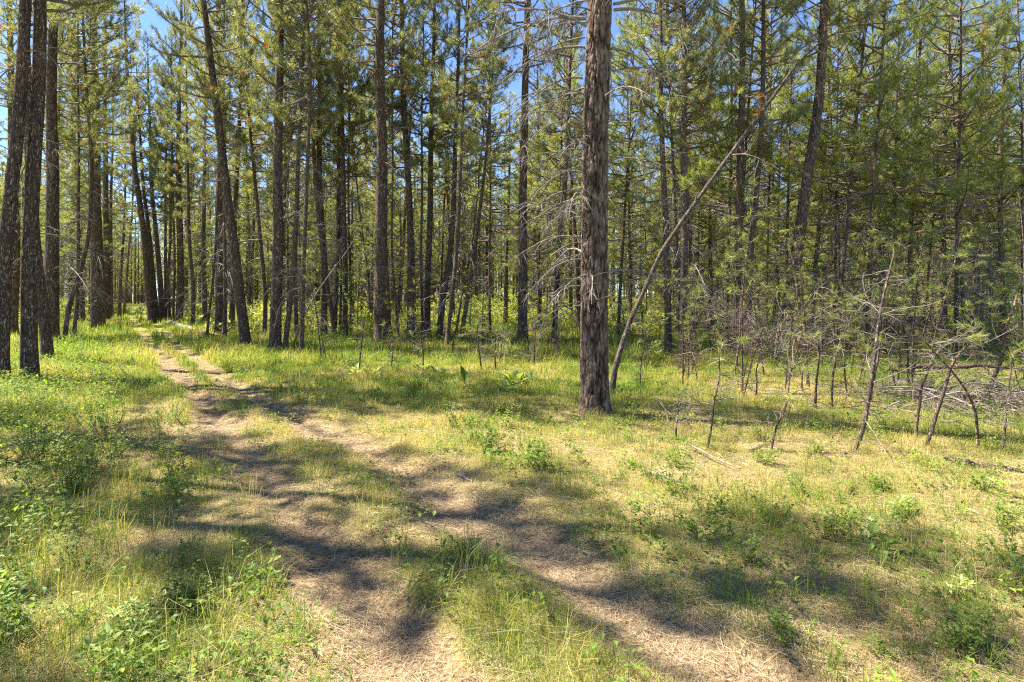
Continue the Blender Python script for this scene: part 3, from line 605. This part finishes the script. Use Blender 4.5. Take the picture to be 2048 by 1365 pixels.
ORD += ['twenty-'+q for q in ORD[:9]]+['thirtieth']+['thirty-'+q for q in ORD[:9]]
def ordered(items, xkey, fmt):                        # labels that count from the left within a stretch
    out = [None]*len(items)
    for n_, i_ in enumerate(sorted(range(len(items)), key=lambda q: xkey(items[q]))): out[i_] = fmt(ORD[min(n_, len(ORD)-1)])
    return out
MARKS = [(-400,'left edge'),(62,'second thick trunk'),(103,'straight thick pine'),(196,'thickest pine'),(283,'far track end'),(359,'reddish thick pine'),(440,'big brown pine'),(480,'tall leaning pine'),
 (554,'duff patch pine'),(648,'middle cluster'),(762,'dark thick pine'),(858,'reddish centre pine'),(930,'strongly leaning pine'),(1045,'twig hung pine'),(1190,'nearest pine'),(1335,'left slim twin'),
 (1368,'right slim twin'),(1480,'brown pair'),(1585,'thick leaning pine'),(1682,'grey barked pine'),(1768,'tall crooked sapling'),(1888,'slim dark pine'),(1950,'dark leaning pine'),(2600,'right edge')]
LAB = [None]*len(BG); PXS = [HX+x/d*F for x, d in BG]
for (m0, n0), (m1, n1) in zip(MARKS[:-1], MARKS[1:]):
    ids = [i_ for i_, p_ in enumerate(PXS) if m0 <= p_ < m1]
    for i_, l_ in zip(ids, ordered(ids, lambda q: PXS[q], lambda o_: o_+' background pine from the left between the '+n0+' and the '+n1)):
        LAB[i_] = (l_, 'background pines left of the track' if PXS[i_] < 283 else 'background pines between the track and the nearest pine' if PXS[i_] < 1190 else 'background pines right of the nearest pine')
for i, (x, d) in enumerate(BG):
    px = HX+x/d*F; yg = i < 17 or (px > 1230 and g.random() < .85) or g.random() < .33
    near = d < 38; right = px > 1230
    lab, grp = LAB[i]
    if yg: bgtree(x, d, g.uniform(12, 17) if i < 17 else g.uniform(9, 16) if px > 1230 else g.uniform(7, 12), g.uniform(.08, .15), g.uniform(1.2, 3.8) if i >= 17 else g.uniform(4.0, 6.0), YOUNG if near else FARY, g.uniform(.95, 1.3), lab, grp, i)
    else: bgtree(x, d, g.uniform(13, 19), g.uniform(.14, .30), g.uniform(5.5, 8.5), POLE if near else FAR, g.uniform(.85, 1.2), lab, grp, i)
# pines just outside the left of the frame, whose shadows fall across the track
for i, (x, y, H, zb) in enumerate([(-7.6,5.6,16,7),(-10.6,8.6,19,9),(-14.5,12.5,23,12),(-9.8,7.2,22,14),(-13.5,7.6,21,12),(-16.5,10.5,24,14),(-11.8,4.6,19,10),(-9.0,4.4,14,6)]):
    bgtree(x, y, H, .26, zb, POLE, .72, ORD[i]+' of the pines standing just beyond the left edge of the photo', 'pines beyond the left edge', 700+i)
# the wood beyond them, one mass
def far_forest():
    g = np.random.default_rng(8); Vs = []; Q = []; Tn = []; TI = []; o = 0; base = []
    for s in range(3):
        gg = np.random.default_rng(60+s); C = []; U = []; Tt = Tubes(); Tt.add([(0, 0, 0), (0, 0, 15)], [.15, .03], 5)
        for i in range(260):
            t = gg.random()**.9; z = (5, 1.2, 2.4)[s]+(10.5, 9, 12)[s]*t; a = gg.uniform(0, 6.28); r = (1-t)**.7*2.1*gg.random()**.5; C.append((math.cos(a)*r, math.sin(a)*r, z+.3*r)); u = gg.normal(0, .5, 3)+(0, 0, .6); U.append(u/np.linalg.norm(u))
        for i in range(16):
            z = gg.uniform(2, 14); a = gg.uniform(0, 6.28); Tt.add([(0, 0, z), (math.cos(a)*1.4*(1-z/17), math.sin(a)*1.4*(1-z/17), z+.4)], [.02, .01], 3)
        V1, q1 = Tt.out(); V2, t2 = needles(np.array(C), np.array(U), 9, .30, .05, gg); base.append((V1, q1, V2, t2, np.repeat(gg.beta(2.2, 3.2, 260)*.9, 27)))
    for k in range(1500):
        d = 52*(170/58)**g.random() if k >= 100 else g.uniform(85, 160); x = g.uniform(-1.05, 1.05)*d if k >= 100 else -.675*d+g.uniform(-7, 5)
        if d < 97 and float(pdist(np.array([x]), np.array([d]), RL)[0]) < 3: continue
        V1, q1, V2, t2, tt = base[g.integers(3)]; s = g.uniform(.75, 1.25); a = g.uniform(0, 6.28)
        M = np.array([[math.cos(a), -math.sin(a), 0], [math.sin(a), math.cos(a), 0], [0, 0, 1]])*s
        off = np.array([x, d, H1(x, d)]); Vs += [V1@M.T+off, V2@M.T+off]; Q.append(q1+o); o += len(V1); Tn.append(t2+o); o += len(V2); TI += [np.zeros(len(V1)), tt]
    q_ = np.concatenate(Q); t_2 = np.concatenate(Tn)
    link('distant_forest', mesh('distant_forest', np.concatenate(Vs), [q_, t_2], [M_bark2, M_needle], np.array([0]*len(q_)+[1]*len(t_2)), np.concatenate(TI)), kind='stuff', label='mass of distant pines closing the view')
far_forest()

# ------------------------------------------------------------------ saplings and shrubs
def sapling(label, w, pts, ntuft, seed, group, mat=None, ntw=10):
    g = np.random.default_rng(seed); bx, d = gp(*pts[0]); root = bpy.data.objects.new('pine_sapling', None); COL.objects.link(root)
    root.location = (bx, d, H1(bx, d)); root['label'] = label; root['category'] = 'sapling'; root['group'] = group
    P = np.array([((px-HX)/F*d-bx, 0, (HY-py)/F*d+CAMH) for px, py in pts]); P[0] = (0, 0, -.03); n = 26
    s = np.linspace(0, len(P)-1, n); Pf = np.stack([np.interp(s, np.arange(len(P)), P[:, c]) for c in range(3)], 1); Pf[:, 1] += np.cumsum(g.normal(0, .02, n)); Pf += g.normal(0, .006, (n, 3))
    for _ in range(3): Pf[1:-1] = (Pf[:-2]+Pf[1:-1]+Pf[2:])/3
    ntw = int(ntw*1.6); r0 = w/F*d/2
    Tt = Tubes(); Tt.add(Pf, r0*np.linspace(1, .4, n)*(1+.05*g.normal(0, 1, n)), 8); V_, q_ = Tt.out(); link('trunk', mesh('trunk', V_, [q_], [mat or M_grey], smooth=True), root)
    Tt = Tubes(); C = []; U = []
    for i in range(ntw):
        k = int(g.uniform(5, n-1)); L = g.uniform(.15, .7)*(.6+.2*len(P)/5); Q = curve(Pf[k], np.append(g.normal(0, 1, 2), g.uniform(-.1, .9)), L, 7, .3, .2, .28, g); Tt.add(Q, np.linspace(.0052, .0024, 8), 5)
        for s2 in range(4): m = g.integers(1, 6); Tt.add(curve(Q[m], g.normal(0, 1, 3)+(Q[m+1]-Q[m])*8, L*.4, 4, .3, .2, .3, g), np.linspace(.0028, .0016, 5), 3)
        if i < ntuft: e = Q[-1]-Q[-2]; C.append(Q[-1]); U.append(e/np.linalg.norm(e))
    if ntuft: e = Pf[-1]-Pf[-2]; C.append(Pf[-1]); U.append(e/np.linalg.norm(e))
    V_, q_ = Tt.out(); link('twigs', mesh('twigs', V_, [q_], [M_dead], smooth=True), root)
    if C:
        V_, t2 = needles(np.array(C), np.array(U), 38, .15, .0045, g, .48, .14); tn = np.repeat(g.beta(2, 2.4, len(C))*.9, 38*3); link('needles', mesh('needles', V_, [t2], [M_young], tint=tn), root)
GS = 'crooked grey saplings at the right'
SAP = [
 ('tall crooked grey sapling with star shaped needle tufts on top, tallest at right', 9, [(1712,902),(1722,860),(1732,834),(1745,757),(1754,695),(1769,634),(1775,600),(1792,540),(1800,500)], 4, M_grey, 14),
 ('pale grey sapling leaning right, crossing the left leaning one by the brush', 8, [(1852,895),(1871,840),(1895,772),(1912,725),(1935,690),(1960,650)], 4, M_grey, 14),
 ('dark thin sapling with its foot left of the pale leaning sapling', 6, [(1831,873),(1845,800),(1852,770),(1862,710),(1872,670)], 3, M_bark2, 10),
 ('dark sapling leaning left over the crossing point', 6, [(1954,888),(1945,828),(1923,781),(1901,751),(1861,708),(1834,677)], 3, M_bark2, 12),
 ('pale thin sapling nearest the right edge of the photo', 6, [(2009,894),(2025,828),(2043,757),(2050,700)], 3, M_grey, 9),
 ('slim dark sapling with a bend to the right, left of the tall crooked one', 5, [(1665,814),(1663,741),(1677,695),(1698,658),(1714,634)], 4, M_bark2, 10),
 ('sapling topped by a spiky ball of needles at (left of) the bent slim one', 6, [(1629,814),(1628,757),(1631,695),(1628,670)], 4, M_bark2, 8),
 ('curving grey sapling alone in the grass, third from the nearest pine', 5, [(1540,907),(1556,860),(1573,823),(1585,760),(1592,740),(1614,719)], 3, M_grey, 9),
 ('knobbly grey sapling with a forked top, second from the nearest pine', 5, [(1413,899),(1418,850),(1424,802),(1434,760),(1436,719),(1444,682)], 4, M_grey, 12),
 ('short grey sapling closest to the nearest pine on its right', 4, [(1353,884),(1351,850),(1353,814),(1350,775)], 2, M_grey, 7),
 ('thin dark sapling standing behind the curving grey sapling', 4, [(1511,796),(1513,750),(1515,719),(1531,657)], 3, M_bark2, 8),
 ('straight thin dark sapling left of the spiky topped one', 4, [(1608,792),(1609,760),(1612,720),(1616,670)], 3, M_bark2, 7),
 ('dark sapling in the shade between the tall crooked one and the brush', 5, [(1815,792),(1812,726),(1805,671),(1800,640)], 3, M_bark2, 9),
 ('sturdy dark sapling leaning right out of the brush pile', 8, [(1963,800),(1982,748),(1997,705),(2005,665),(2030,610),(2046,570)], 5, M_bark2, 12),
 ('slim dark sapling behind the tall crooked one', 6, [(1740,800),(1742,740),(1750,680),(1752,620)], 4, M_bark2, 9)]
for i, (lb, wd_, pt, nt_, mt, ntw) in enumerate(SAP): sapling(lb.replace('at (left of)', 'left of'), wd_, pt, nt_, 1200+i, GS, mt, ntw)
GS2 = 'thin saplings in the clearing'
for i, (lb, pt) in enumerate([
 ('dark forked sapling among pale leafed plants, left of the dark thick pine', [(718,745),(722,700),(727,660),(733,630)]),
 ('thin sapling right of the dark forked sapling, before the dark thick pine', [(783,742),(786,700),(784,650)]),
 ('thin bare stemmed sapling above the middle clump of pale leafed plants', [(846,742),(845,700),(838,660),(818,622)]),
 ('thin sapling with low needles left of the paired saplings', [(963,738),(957,690),(955,640)]),
 ('left one of the paired thin saplings in the clearing', [(991,742),(990,690),(992,660)]),
 ('right one of the paired thin saplings in the clearing', [(999,730),(1003,690),(1006,655)]),
 ('straight thin sapling nearest the left side of the nearest pine', [(1068,738),(1069,680),(1071,630)])]):
    sapling(lb, 3.5, pt, 7, 1300+i, GS2, M_bark2, 12)

def leafpts(C, D, L, W, g):                           # folded four-sided leaves
    n = len(C); S_ = np.cross(D, (0, 0, 1.)); S_ /= np.linalg.norm(S_, axis=1)[:, None]+1e-6; N3 = np.cross(S_, D)
    L = np.broadcast_to(L, n)[:, None]; W = np.broadcast_to(W, n)[:, None]
    m = C+D*L*.5
    V = np.stack([C, m-S_*W+N3*W*.35, C+D*L-N3*L*.12, m+S_*W+N3*W*.35, m], 1).reshape(-1, 3); k = np.arange(n)[:, None]*5
    return V, np.concatenate([k+np.array([[0, 4, 1]]), k+np.array([[4, 2, 1]]), k+np.array([[0, 3, 4]]), k+np.array([[4, 3, 2]])])
def shrub_mesh(seed, ht, nst, nlf, ll, mat, name='shrub', spread=.5):
    g = np.random.default_rng(seed); Tt = Tubes(); C = []; D = []
    for i in range(nst):
        P = curve(np.append(g.normal(0, .06, 2), 0), np.append(g.normal(0, spread, 2), 1), ht*g.uniform(.5, 1.1), 6, 0, .1, .15, g); Tt.add(P, np.linspace(.003, .0015, 7), 3)
        for j in range(nlf):
            u = g.uniform(.25, 1)*6; k = min(int(u), 5); p = P[k]+(P[k+1]-P[k])*(u-k); dd = np.append(g.normal(0, 1, 2), g.uniform(-.1, .6)); C.append(p); D.append(dd/np.linalg.norm(dd))
    C = np.array(C); D = np.array(D); V1, q1 = Tt.out(); V2, t2 = leafpts(C, D, ll*g.uniform(.6, 1.2, len(C)), ll*.3*g.uniform(.7, 1.2, len(C)), g)
    tn = np.concatenate([np.zeros(len(V1)), np.repeat(g.beta(2, 2, len(C)), 5)])
    return mesh(name, np.concatenate([V1, V2]), [q1, t2+len(V1)], [M_stem, mat], np.array([0]*len(q1)+[1]*len(t2)), tn)
LOW = [shrub_mesh(70+i, .34, 12, 12, .045, M_leaf) for i in range(4)]
BUSH = [shrub_mesh(80+i, .55, 18, 16, .04, M_leaf) for i in range(3)]
def place(name, me, px, py, s, label, cat, group=None, seed=0):
    x, y = gp(px, py); g = random.Random(seed); o = link(name, me, loc=(x, y, H1(x, y)-.01)); o.rotation_euler = (0, 0, g.uniform(0, 6.28)); o.scale = (s, s, s*g.uniform(.85, 1.15))
    o['label'] = label; o['category'] = cat
    if group: o['group'] = group
    return o
g = random.Random(31)
zones = [('left verge', 'the leafy shrubs left of the track', 46, lambda: (g.uniform(0, 370), 700+290*g.random()**.8)),
         ('near left', 'the small leafy plants at lower left', 12, lambda: (g.uniform(0, 420), g.uniform(1000, 1330))),
         ('middle', 'the leafy shrubs before the nearest pine', 20, lambda: (g.uniform(900, 1120), g.uniform(800, 960))),
         ('right', 'the low plants right of the nearest pine', 26, lambda: (g.uniform(1230, 2040), g.uniform(830, 1060))),
         ('lower right', 'the small weeds at lower right', 10, lambda: (g.uniform(1350, 2040), g.uniform(1060, 1340))),
         ('back', 'the undergrowth under the far trunks', 40, lambda: (g.uniform(0, 2048), g.uniform(655, 700)))]
k = 0
for z_, lb, n, fn in zones:
    spots = []
    while len(spots) < n:
        px, py = fn(); x_, y_ = gp(px, py)
        if rut(np.array([x_]), np.array([y_]))[0] < .05: spots.append((px, py))
    spots.sort(key=lambda p: p[1]); nbz = max(1, round(n/13)); per = math.ceil(n/nbz)
    rows = [spots[q:q+per] for q in range(0, n, per)]
    rn = [''] if nbz == 1 else [', back row,', ', front row,'] if nbz == 2 else [', back row,', ', middle row,', ', front row,'] if nbz == 3 else [', back row,', ', second row,', ', third row,', ', front row,']
    for ri, row in enumerate(rows):
        for (px, py), l_ in zip(row, ordered(row, lambda q: q[0], lambda o_: o_+' from the left'+rn[ri]+' of '+lb)):
            k += 1
            if z_ in ('left verge', 'middle', 'back'): me_ = g.choice(BUSH if g.random() < .35 and z_ != 'middle' else LOW); s = g.uniform(.6, 1.1)*(1.5 if z_ == 'back' else 1)
            else: me_ = g.choice(LOW); s = g.uniform(.4, .8)
            place('leafy_shrub', me_, px, py, s, l_, 'shrub', 'leafy plants, '+z_, k)
# broad leafed pale plants in the clearing
def broad(seed, n, L, mat, up=.7):
    g = np.random.default_rng(seed); a = g.uniform(0, 6.28, n); e = g.uniform(.3, 1.2, n)*up; D = np.stack([np.cos(a)*np.cos(e), np.sin(a)*np.cos(e), np.sin(e)], 1)
    C = D*L*.45+np.append(0, [0, 0]); V, t2 = leafpts(C, D, L*g.uniform(.7, 1.2, n), L*.24, g); Tt = Tubes()
    for c in C: Tt.add([(0, 0, 0), c], [.004, .003], 4)
    V1, q1 = Tt.out(); tn = np.concatenate([np.zeros(len(V1)), np.repeat(g.random(n), 5)])
    return mesh('broad_leaf_plant', np.concatenate([V1, V]), [q1, t2+len(V1)], [M_stem, mat], np.array([0]*len(q1)+[1]*len(t2)), tn)
BR = [broad(90+i, 15, .22, M_pale) for i in range(3)]
for i, (px, py, s, lb) in enumerate([(712,745,1.0,'pale broad leafed plant at the foot of the dark forked sapling'),(745,748,1.0,'pale broad leafed plant just right of the dark forked sapling'),
    (842,742,.9,'pale broad leafed plant in the middle of the clearing'),(872,745,.9,'pale broad leafed plant right of the middle one in the clearing'),(1000,765,1.0,'pale broad leafed plant left of the bright green one near the nearest pine'),
    (1030,772,1.25,'bright green broad leafed plant with upright leaves, left of the nearest pine'),(1062,768,1.1,'bright broad leafed plant closest to the nearest pine'),(1005,782,.8,'small broad leafed plant in front of the bright green one')]):
    place('broad_leaf_plant', BR[i % 3], px, py, s, lb, 'plant', 'broad leafed plants in the clearing', i)
dk = broad(97, 3, .34, M_leaf, 1.3); place('dark_leaf_plant', dk, 932, 778, 1.0, 'upright dark green leaf standing alone in the clearing', 'plant')
# star shaped rosettes
def rosette(seed, n, L, mat):
    g = np.random.default_rng(seed); C = []; D = []; Tt = Tubes()
    for h in range(5):
        c = np.append(g.normal(0, .05, 2), g.uniform(.05, .16)); Tt.add([(0, 0, 0), c], [.002, .0015], 3)
        for i in range(n): a = i*2*math.pi/n+h; C.append(c); dd_ = np.array([math.cos(a), math.sin(a), g.uniform(.1, .9)]); D.append(dd_/np.linalg.norm(dd_))
    V, t2 = leafpts(np.array(C), np.array(D), L, L*.14, g); V1, q1 = Tt.out(); tn = np.concatenate([np.zeros(len(V1)), np.repeat(g.random(len(C)), 5)])
    return mesh('lupine', np.concatenate([V1, V]), [q1, t2+len(V1)], [M_stem, mat], np.array([0]*len(q1)+[1]*len(t2)), tn)
RO = rosette(3, 9, .075, M_pale)
for i, (px, py, s, lb) in enumerate([(272,1262,.7,'star leafed rosette at the lower left, in the straw coloured grass'),(1745,1075,.85,'star leafed rosette in the right foreground grass'),(1985,985,.8,'star leafed rosette near the right edge below the brush'),
    (1790,1030,.8,'star leafed rosette behind the right foreground one'),(1905,1205,.7,'star leafed rosette at the lower right near the shadow')]):
    place('lupine', RO, px, py, s, lb, 'plant', 'star leafed rosettes', i)
pb = broad(98, 6, .16, M_pale, .8); place('pale_leaf_plant', pb, 1740, 1100, 1.0, 'small plant with broad pale yellow green leaves in the right foreground', 'plant')
gb = broad(99, 5, .12, M_leaf, .7); place('glossy_leaf_plant', gb, 212, 1335, 1.0, 'small plant with smooth round leaves at the bottom left', 'plant')
# thicket of thin straight young stems, shared meshes
def stem_mesh(seed, ht, ntw, ntf):
    g = np.random.default_rng(seed); Tt = Tubes(); P = curve((0, 0, -.05), np.append(g.normal(0, .13, 2), 1), ht, 12, 0, 0, .10, g); Tt.add(P, np.linspace(.013, .004, 13)*(.7+.2*ht), 6); C = []; U = []
    for i in range(ntw):
        k = int(g.integers(2, 12)); L = g.uniform(.15, .55)*(1.2-k/16)*(.5+.25*ht); Q = curve(P[k], np.append(g.normal(0, 1, 2), g.uniform(-.1, .9)), L, 6, .3, .4, .22, g); Tt.add(Q, np.linspace(.0045, .0022, 7), 4)
        for q in range(3): m = g.integers(1, 5); Tt.add(curve(Q[m], g.normal(0, 1, 3)+(Q[m+1]-Q[m])*10, L*.4, 3, .2, .2, .3, g), [.003, .0025, .002, .0015], 3)
        if k > 5 and len(C) < ntf: e = Q[-1]-Q[-2]; C.append(Q[-1]); U.append(e/np.linalg.norm(e))
    C.append(P[-1]); U.append(np.array([0, 0, 1.])); V1, q1 = Tt.out(); V2, t2 = needles(np.array(C), np.array(U), 26, .125, .0055, g, .45, .16)
    tn = np.concatenate([np.zeros(len(V1)), np.repeat(g.beta(2, 2.6, len(C))*.85, 26*3)])
    return mesh('young_stem', np.concatenate([V1, V2]), [q1, t2+len(V1)], [M_grey if seed % 2 else M_bark2, M_young], np.array([0]*len(q1)+[1]*len(t2)), tn)
STEM = [stem_mesh(1500+i, (1.3, 1.8, 2.4, 3.0, 3.6, 2.1, 1.5, 2.8)[i], (20, 26, 36, 44, 50, 30, 24, 40)[i], (8, 5, 18, 20, 28, 2, 14, 9)[i]) for i in range(8)]
g = random.Random(63)
for lb, grp, n, x0, x1, y0, y1 in [('thin thicket stems by the brush', 'thicket stems', 76, 1430, 2060, 690, 800), ('thin stems right of the nearest pine', 'stems right of the nearest pine', 18, 1235, 1480, 690, 790), ('thin stems left of the nearest pine', 'stems in the clearing', 14, 640, 1140, 682, 735)]:
    sp_ = sorted([(g.uniform(x0, x1), y0+(y1-y0)*g.random()**1.5) for _ in range(n)], key=lambda p: p[1]); half = math.ceil(n/2)
    for ri, row in enumerate([sp_[:half], sp_[half:]]):
        for (px, py), l_ in zip(row, ordered(row, lambda q: q[0], lambda o_: o_+' from the left'+(', far row,', ', near row,')[ri]+' of the '+lb)):
            k += 1; place('young_stem', g.choice(STEM), px, py, g.uniform(.8, 1.35), l_, 'sapling', grp, k)
# small broad leaved weeds among the grass, and the undergrowth under the far trees: nobody could count either
def weeds():
    g = np.random.default_rng(12); x, y = wedge(9000, 1.8, 20, 1.1, g); lush = np.where(x < -.6-.62*y, .55, 0)
    k = g.random(9000) < np.clip(.08+.4*greenness(x, y)*(vn(x, y, 1.3, 71) > .52)+lush, 0, .9)*(1-rut(x, y)); x = x[k]; y = y[k]; n = len(x); m = 14
    h = np.where(x < -.6-.62*y, .26, .12); cx = np.repeat(x, m)+g.normal(0, .05, n*m); cy = np.repeat(y, m)+g.normal(0, .05, n*m)
    C = np.stack([cx, cy, hgt(cx, cy)+.02+np.repeat(h, m)*g.random(n*m)], 1); D = np.stack([g.normal(0, 1, n*m), g.normal(0, 1, n*m), g.uniform(-.1, .9, n*m)], 1); D /= np.linalg.norm(D, axis=1)[:, None]
    L = g.uniform(.02, .05, n*m)*(1+.04*cy); V, t = leafpts(C, D, L, L*.3, g); tn = np.repeat(np.clip(np.repeat(g.beta(2, 2, n), m)+g.normal(0, .1, n*m), 0, 1), 5)
    link('ground_weeds', mesh('ground_weeds', V, [t], [M_leaf], tint=tn), kind='stuff', label='small leafy weeds scattered through the grass')
    x, y = wedge(15000, 1.8, 18, 1.2, g); k = g.random(15000) < np.clip((vn(x, y, .9, 81)-.42)*3, 0, 1)*np.clip(.25+.8*greenness(x, y), 0, 1)*(1-rut(x, y)); x = x[k]; y = y[k]; n = len(x)
    C = np.stack([x, y, hgt(x, y)+g.uniform(.02, .13, n)], 1); U = g.normal(0, .3, (n, 3))+(0, 0, 1); U /= np.linalg.norm(U, axis=1)[:, None]
    V, t = needles(C, U, 16, .085, .0042, g, .7, .10); tn = np.repeat(np.clip(g.beta(2.5, 2, n), 0, 1), 48)
    link('feathery_weeds', mesh('feathery_weeds', V, [t], [M_leaf], tint=tn), kind='stuff', label='fine feathery green herbs in patches through the grass')
    n = 2300; d = 24*(135/24)**g.random(n); x = g.uniform(-1.05, 1.05, n)*d; k = pdist(x, d, RL) > 3.2; x = x[k]; d = d[k]; k = vn(x, d, 9, 73) > .33; x = x[k]; d = d[k]; n = len(x)
    m = 46; hh = np.repeat(g.uniform(.35, 2.6, n)*np.clip(d/52, .4, 1.5), m); rr = np.repeat(g.uniform(.5, 1.5, n), m); cx = np.repeat(x, m)+g.normal(0, .5, n*m)*rr; cy = np.repeat(d, m)+g.normal(0, .5, n*m)*rr
    C = np.stack([cx, cy, hgt(cx, cy)+hh*g.random(n*m)], 1); U = g.normal(0, .6, (n*m, 3))+(0, 0, .5); U /= np.linalg.norm(U, axis=1)[:, None]
    V, t = needles(C, U, 7, .26, .035, g); tn = np.repeat(np.clip(np.repeat(g.beta(3, 2.5, n), m)+g.normal(0, .12, n*m), 0, .93), 21)
    link('undergrowth', mesh('undergrowth', V, [t], [M_young], tint=tn), kind='stuff', label='low pale green undergrowth beneath the distant pines')
weeds()
# broadleaf saplings: light green airy crowns
def airy(seed, ht, nst, nlf, ll): return shrub_mesh(seed, ht, nst, nlf, ll, M_leaf, 'leafy_bush', .28)
place('leafy_bush', airy(61, 3.2, 9, 60, .09), 722, 688, 1.0, 'light green small leaved bush left of the dark thick pine', 'bush')
place('leafy_bush', airy(62, 3.6, 14, 90, .07), 2030, 712, 1.0, 'bright leafy bush with spreading sprays at the right edge', 'bush')
place('leafy_bush', airy(63, 2.6, 10, 60, .07), 1935, 700, 1.0, 'airy leafy bush left of the one at the right edge', 'bush')

# ------------------------------------------------------------------ dead wood on the ground
def tangle(name, label, px, py, n, rad, ht, rt, cat, mat, seed, flat=.5):
    g = np.random.default_rng(seed); Tt = Tubes()
    for i in range(n):
        p = np.array([g.normal(0, rad*.45), g.normal(0, rad*.30), abs(g.normal(0, ht*.5))]); L = g.uniform(.4, 1.2)*rad*.8
        dv = g.normal(0, 1, 3); dv[2] *= flat; Q = curve(p-dv/np.linalg.norm(dv)*L/2, dv, L, 8, .2, 0, .28, g); Q[:, 2] = np.abs(Q[:, 2]); Tt.add(Q, np.linspace(g.uniform(.4, 1)*rt, rt*.2, 9), 5)
        for s in range(4): m = g.integers(1, 8); Q2 = curve(Q[m], g.normal(0, 1, 3)*(1, 1, flat)+(Q[m+1]-Q[m])*6, L*.35, 4, .2, 0, .35, g); Q2[:, 2] = np.abs(Q2[:, 2]); Tt.add(Q2, np.linspace(rt*.3, rt*.12, 5), 3)
    V_, q_ = Tt.out(); x, y = gp(px, py); o = link(name, mesh(name, V_, [q_], [mat], smooth=True), loc=(x, y, H1(x, y))); o['label'] = label; o['category'] = cat; return o
def snag():                                           # pale grey dead bush, branches springing from one foot
    g = np.random.default_rng(55); Tt = Tubes()
    for i in range(34):
        a = g.uniform(0, 6.28); P = curve((0, 0, 0), (math.cos(a)*.55, math.sin(a)*.55, 1), g.uniform(1.4, 2.9), 12, .5, -.4, .17, g); Tt.add(P, np.linspace(.018, .006, 13), 5)
        for s in range(11):
            m = g.integers(3, 12); Q = curve(P[m], (P[m+1]-P[m])*6+g.normal(0, .8, 3), g.uniform(.25, .8), 6, .5, 0, .28, g); Tt.add(Q, np.linspace(.007, .003, 7), 4)
            for s2 in range(2): mm = g.integers(1, 6); Tt.add(curve(Q[mm], g.normal(0, 1, 3), .25, 3, .3, 0, .3, g), [.004, .0035, .003, .002], 3)
    V_, q_ = Tt.out(); x, y = gp(1548, 722); o = link('dead_bush', mesh('dead_bush', V_, [q_], [M_dead], smooth=True), loc=(x, y, H1(x, y))); o['label'] = 'pale grey dead bush of tangled twigs before the thick leaning pine'; o['category'] = 'dead bush'
snag()
tangle('brush_pile', 'heap of grey dead branches at the right edge behind the saplings', 1990, 815, 150, 1.9, .34, .016, 'brush pile', M_dead, 301, .18)
tangle('brush_pile', 'low scatter of dead branches behind the tall crooked sapling', 1790, 795, 50, 1.7, .14, .010, 'brush pile', M_dead, 302, .2)
tangle('brush_pile', 'small tangle of dead twigs in the lower left corner of the verge', 10, 800, 12, .8, .2, .008, 'brush pile', M_dead, 303)
def log(label, p0, p1, w, mat, seed, name='fallen_log', lift=.0, twigs=0):
    g = np.random.default_rng(seed); a = np.array(gp(*p0)); b = np.array(gp(*p1)); n = 14; t = np.linspace(0, 1, n); xy = a+(b-a)*t[:, None]; r = w*np.linspace(1, .6, n)
    z = hgt(xy[:, 0], xy[:, 1])+r*.55+lift; P = np.column_stack([xy, z])-np.append(a, H1(*a)); P += g.normal(0, w*.18, P.shape); Tt = Tubes(); Tt.add(P, r*(1+.07*g.normal(0, 1, n)), 10)
    for s in range(twigs): k = g.integers(1, n-1); Tt.add(curve(P[k], g.normal(0, 1, 3)*(1, 1, .3)+(0, 0, .4), w*12, 5, .3, 0, .3, g), np.linspace(w*.4, w*.12, 6), 4)
    V_, q_ = Tt.out(); V0 = V_[:10].mean(0); V9 = V_[n*10-10:n*10].mean(0); m0 = len(V_); V_ = np.vstack([V_, V0, V9])
    caps = np.array([(i, (i+1) % 10, m0) for i in range(10)]+[((n-1)*10+i, (n-1)*10+(i+1) % 10, m0+1) for i in range(10)])
    o = link(name, mesh(name, V_, [q_, caps], [mat], smooth=True), loc=(a[0], a[1], H1(*a))); o['label'] = label; o['category'] = name.split('_')[-1]
log('pale weathered fallen log left of the bowed pine beside the far track', (338,652), (386,662), .17, M_dead, 1)
log('dark fallen log at the feet of the brown pines right of the track', (400,668), (445,677), .10, M_bark2, 2)
log('long thin dark log lying across the sunny grass at the right edge', (1790,748), (2060,756), .06, M_bark2, 3, lift=.25)
log('pale bleached log in the grass behind the crossing saplings', (1780,762), (1905,778), .09, M_dead, 4)
log('half buried dark log in the right foreground below the brush', (1890,925), (2060,946), .045, M_bark2, 5)
log('broken pale branch in the grass in front of the nearest pine', (1290,950), (1392,985), .018, M_dead, 6, 'fallen_branch', .02, 4)
log('thin curved stick lying in the grass left of the broken pale branch', (1060,940), (1150,948), .007, M_dead, 7, 'fallen_branch', .02, 2)
log('short forked stick on the right rut of the track', (915,950), (945,968), .014, M_dead, 8, 'fallen_branch', .01, 2)
log('slanting dead stick before the knobbly sapling', (1380,905), (1480,955), .010, M_dead, 9, 'fallen_branch', .05, 4)
log('pale stick lying beside the foot of the curving grey sapling', (1500,905), (1532,893), .014, M_dead, 10, 'fallen_branch', .01, 0)
log('dead arched pole leaning among the trunks right of the duff patch', (588,690), (600,684), .05, M_bark2, 11, 'fallen_branch', .02, 0)
log('dark twig across the left rut of the track', (430,945), (530,968), .008, M_bark2, 12, 'fallen_branch', .01, 3)
# thin dead poles leaning in the stand
tree('thin dead pole arching to the right between the duff patch and the middle cluster', 5, 'dead', [(587,690),(600,640),(645,565),(690,505),(720,470)], H=4.5, group=GR_, name='dead_pole', cat='dead tree')
tree('short dead pole curving right before the middle cluster', 3, 'dead', [(616,668),(622,630),(645,612)], H=1.2, name='dead_pole', cat='dead tree')
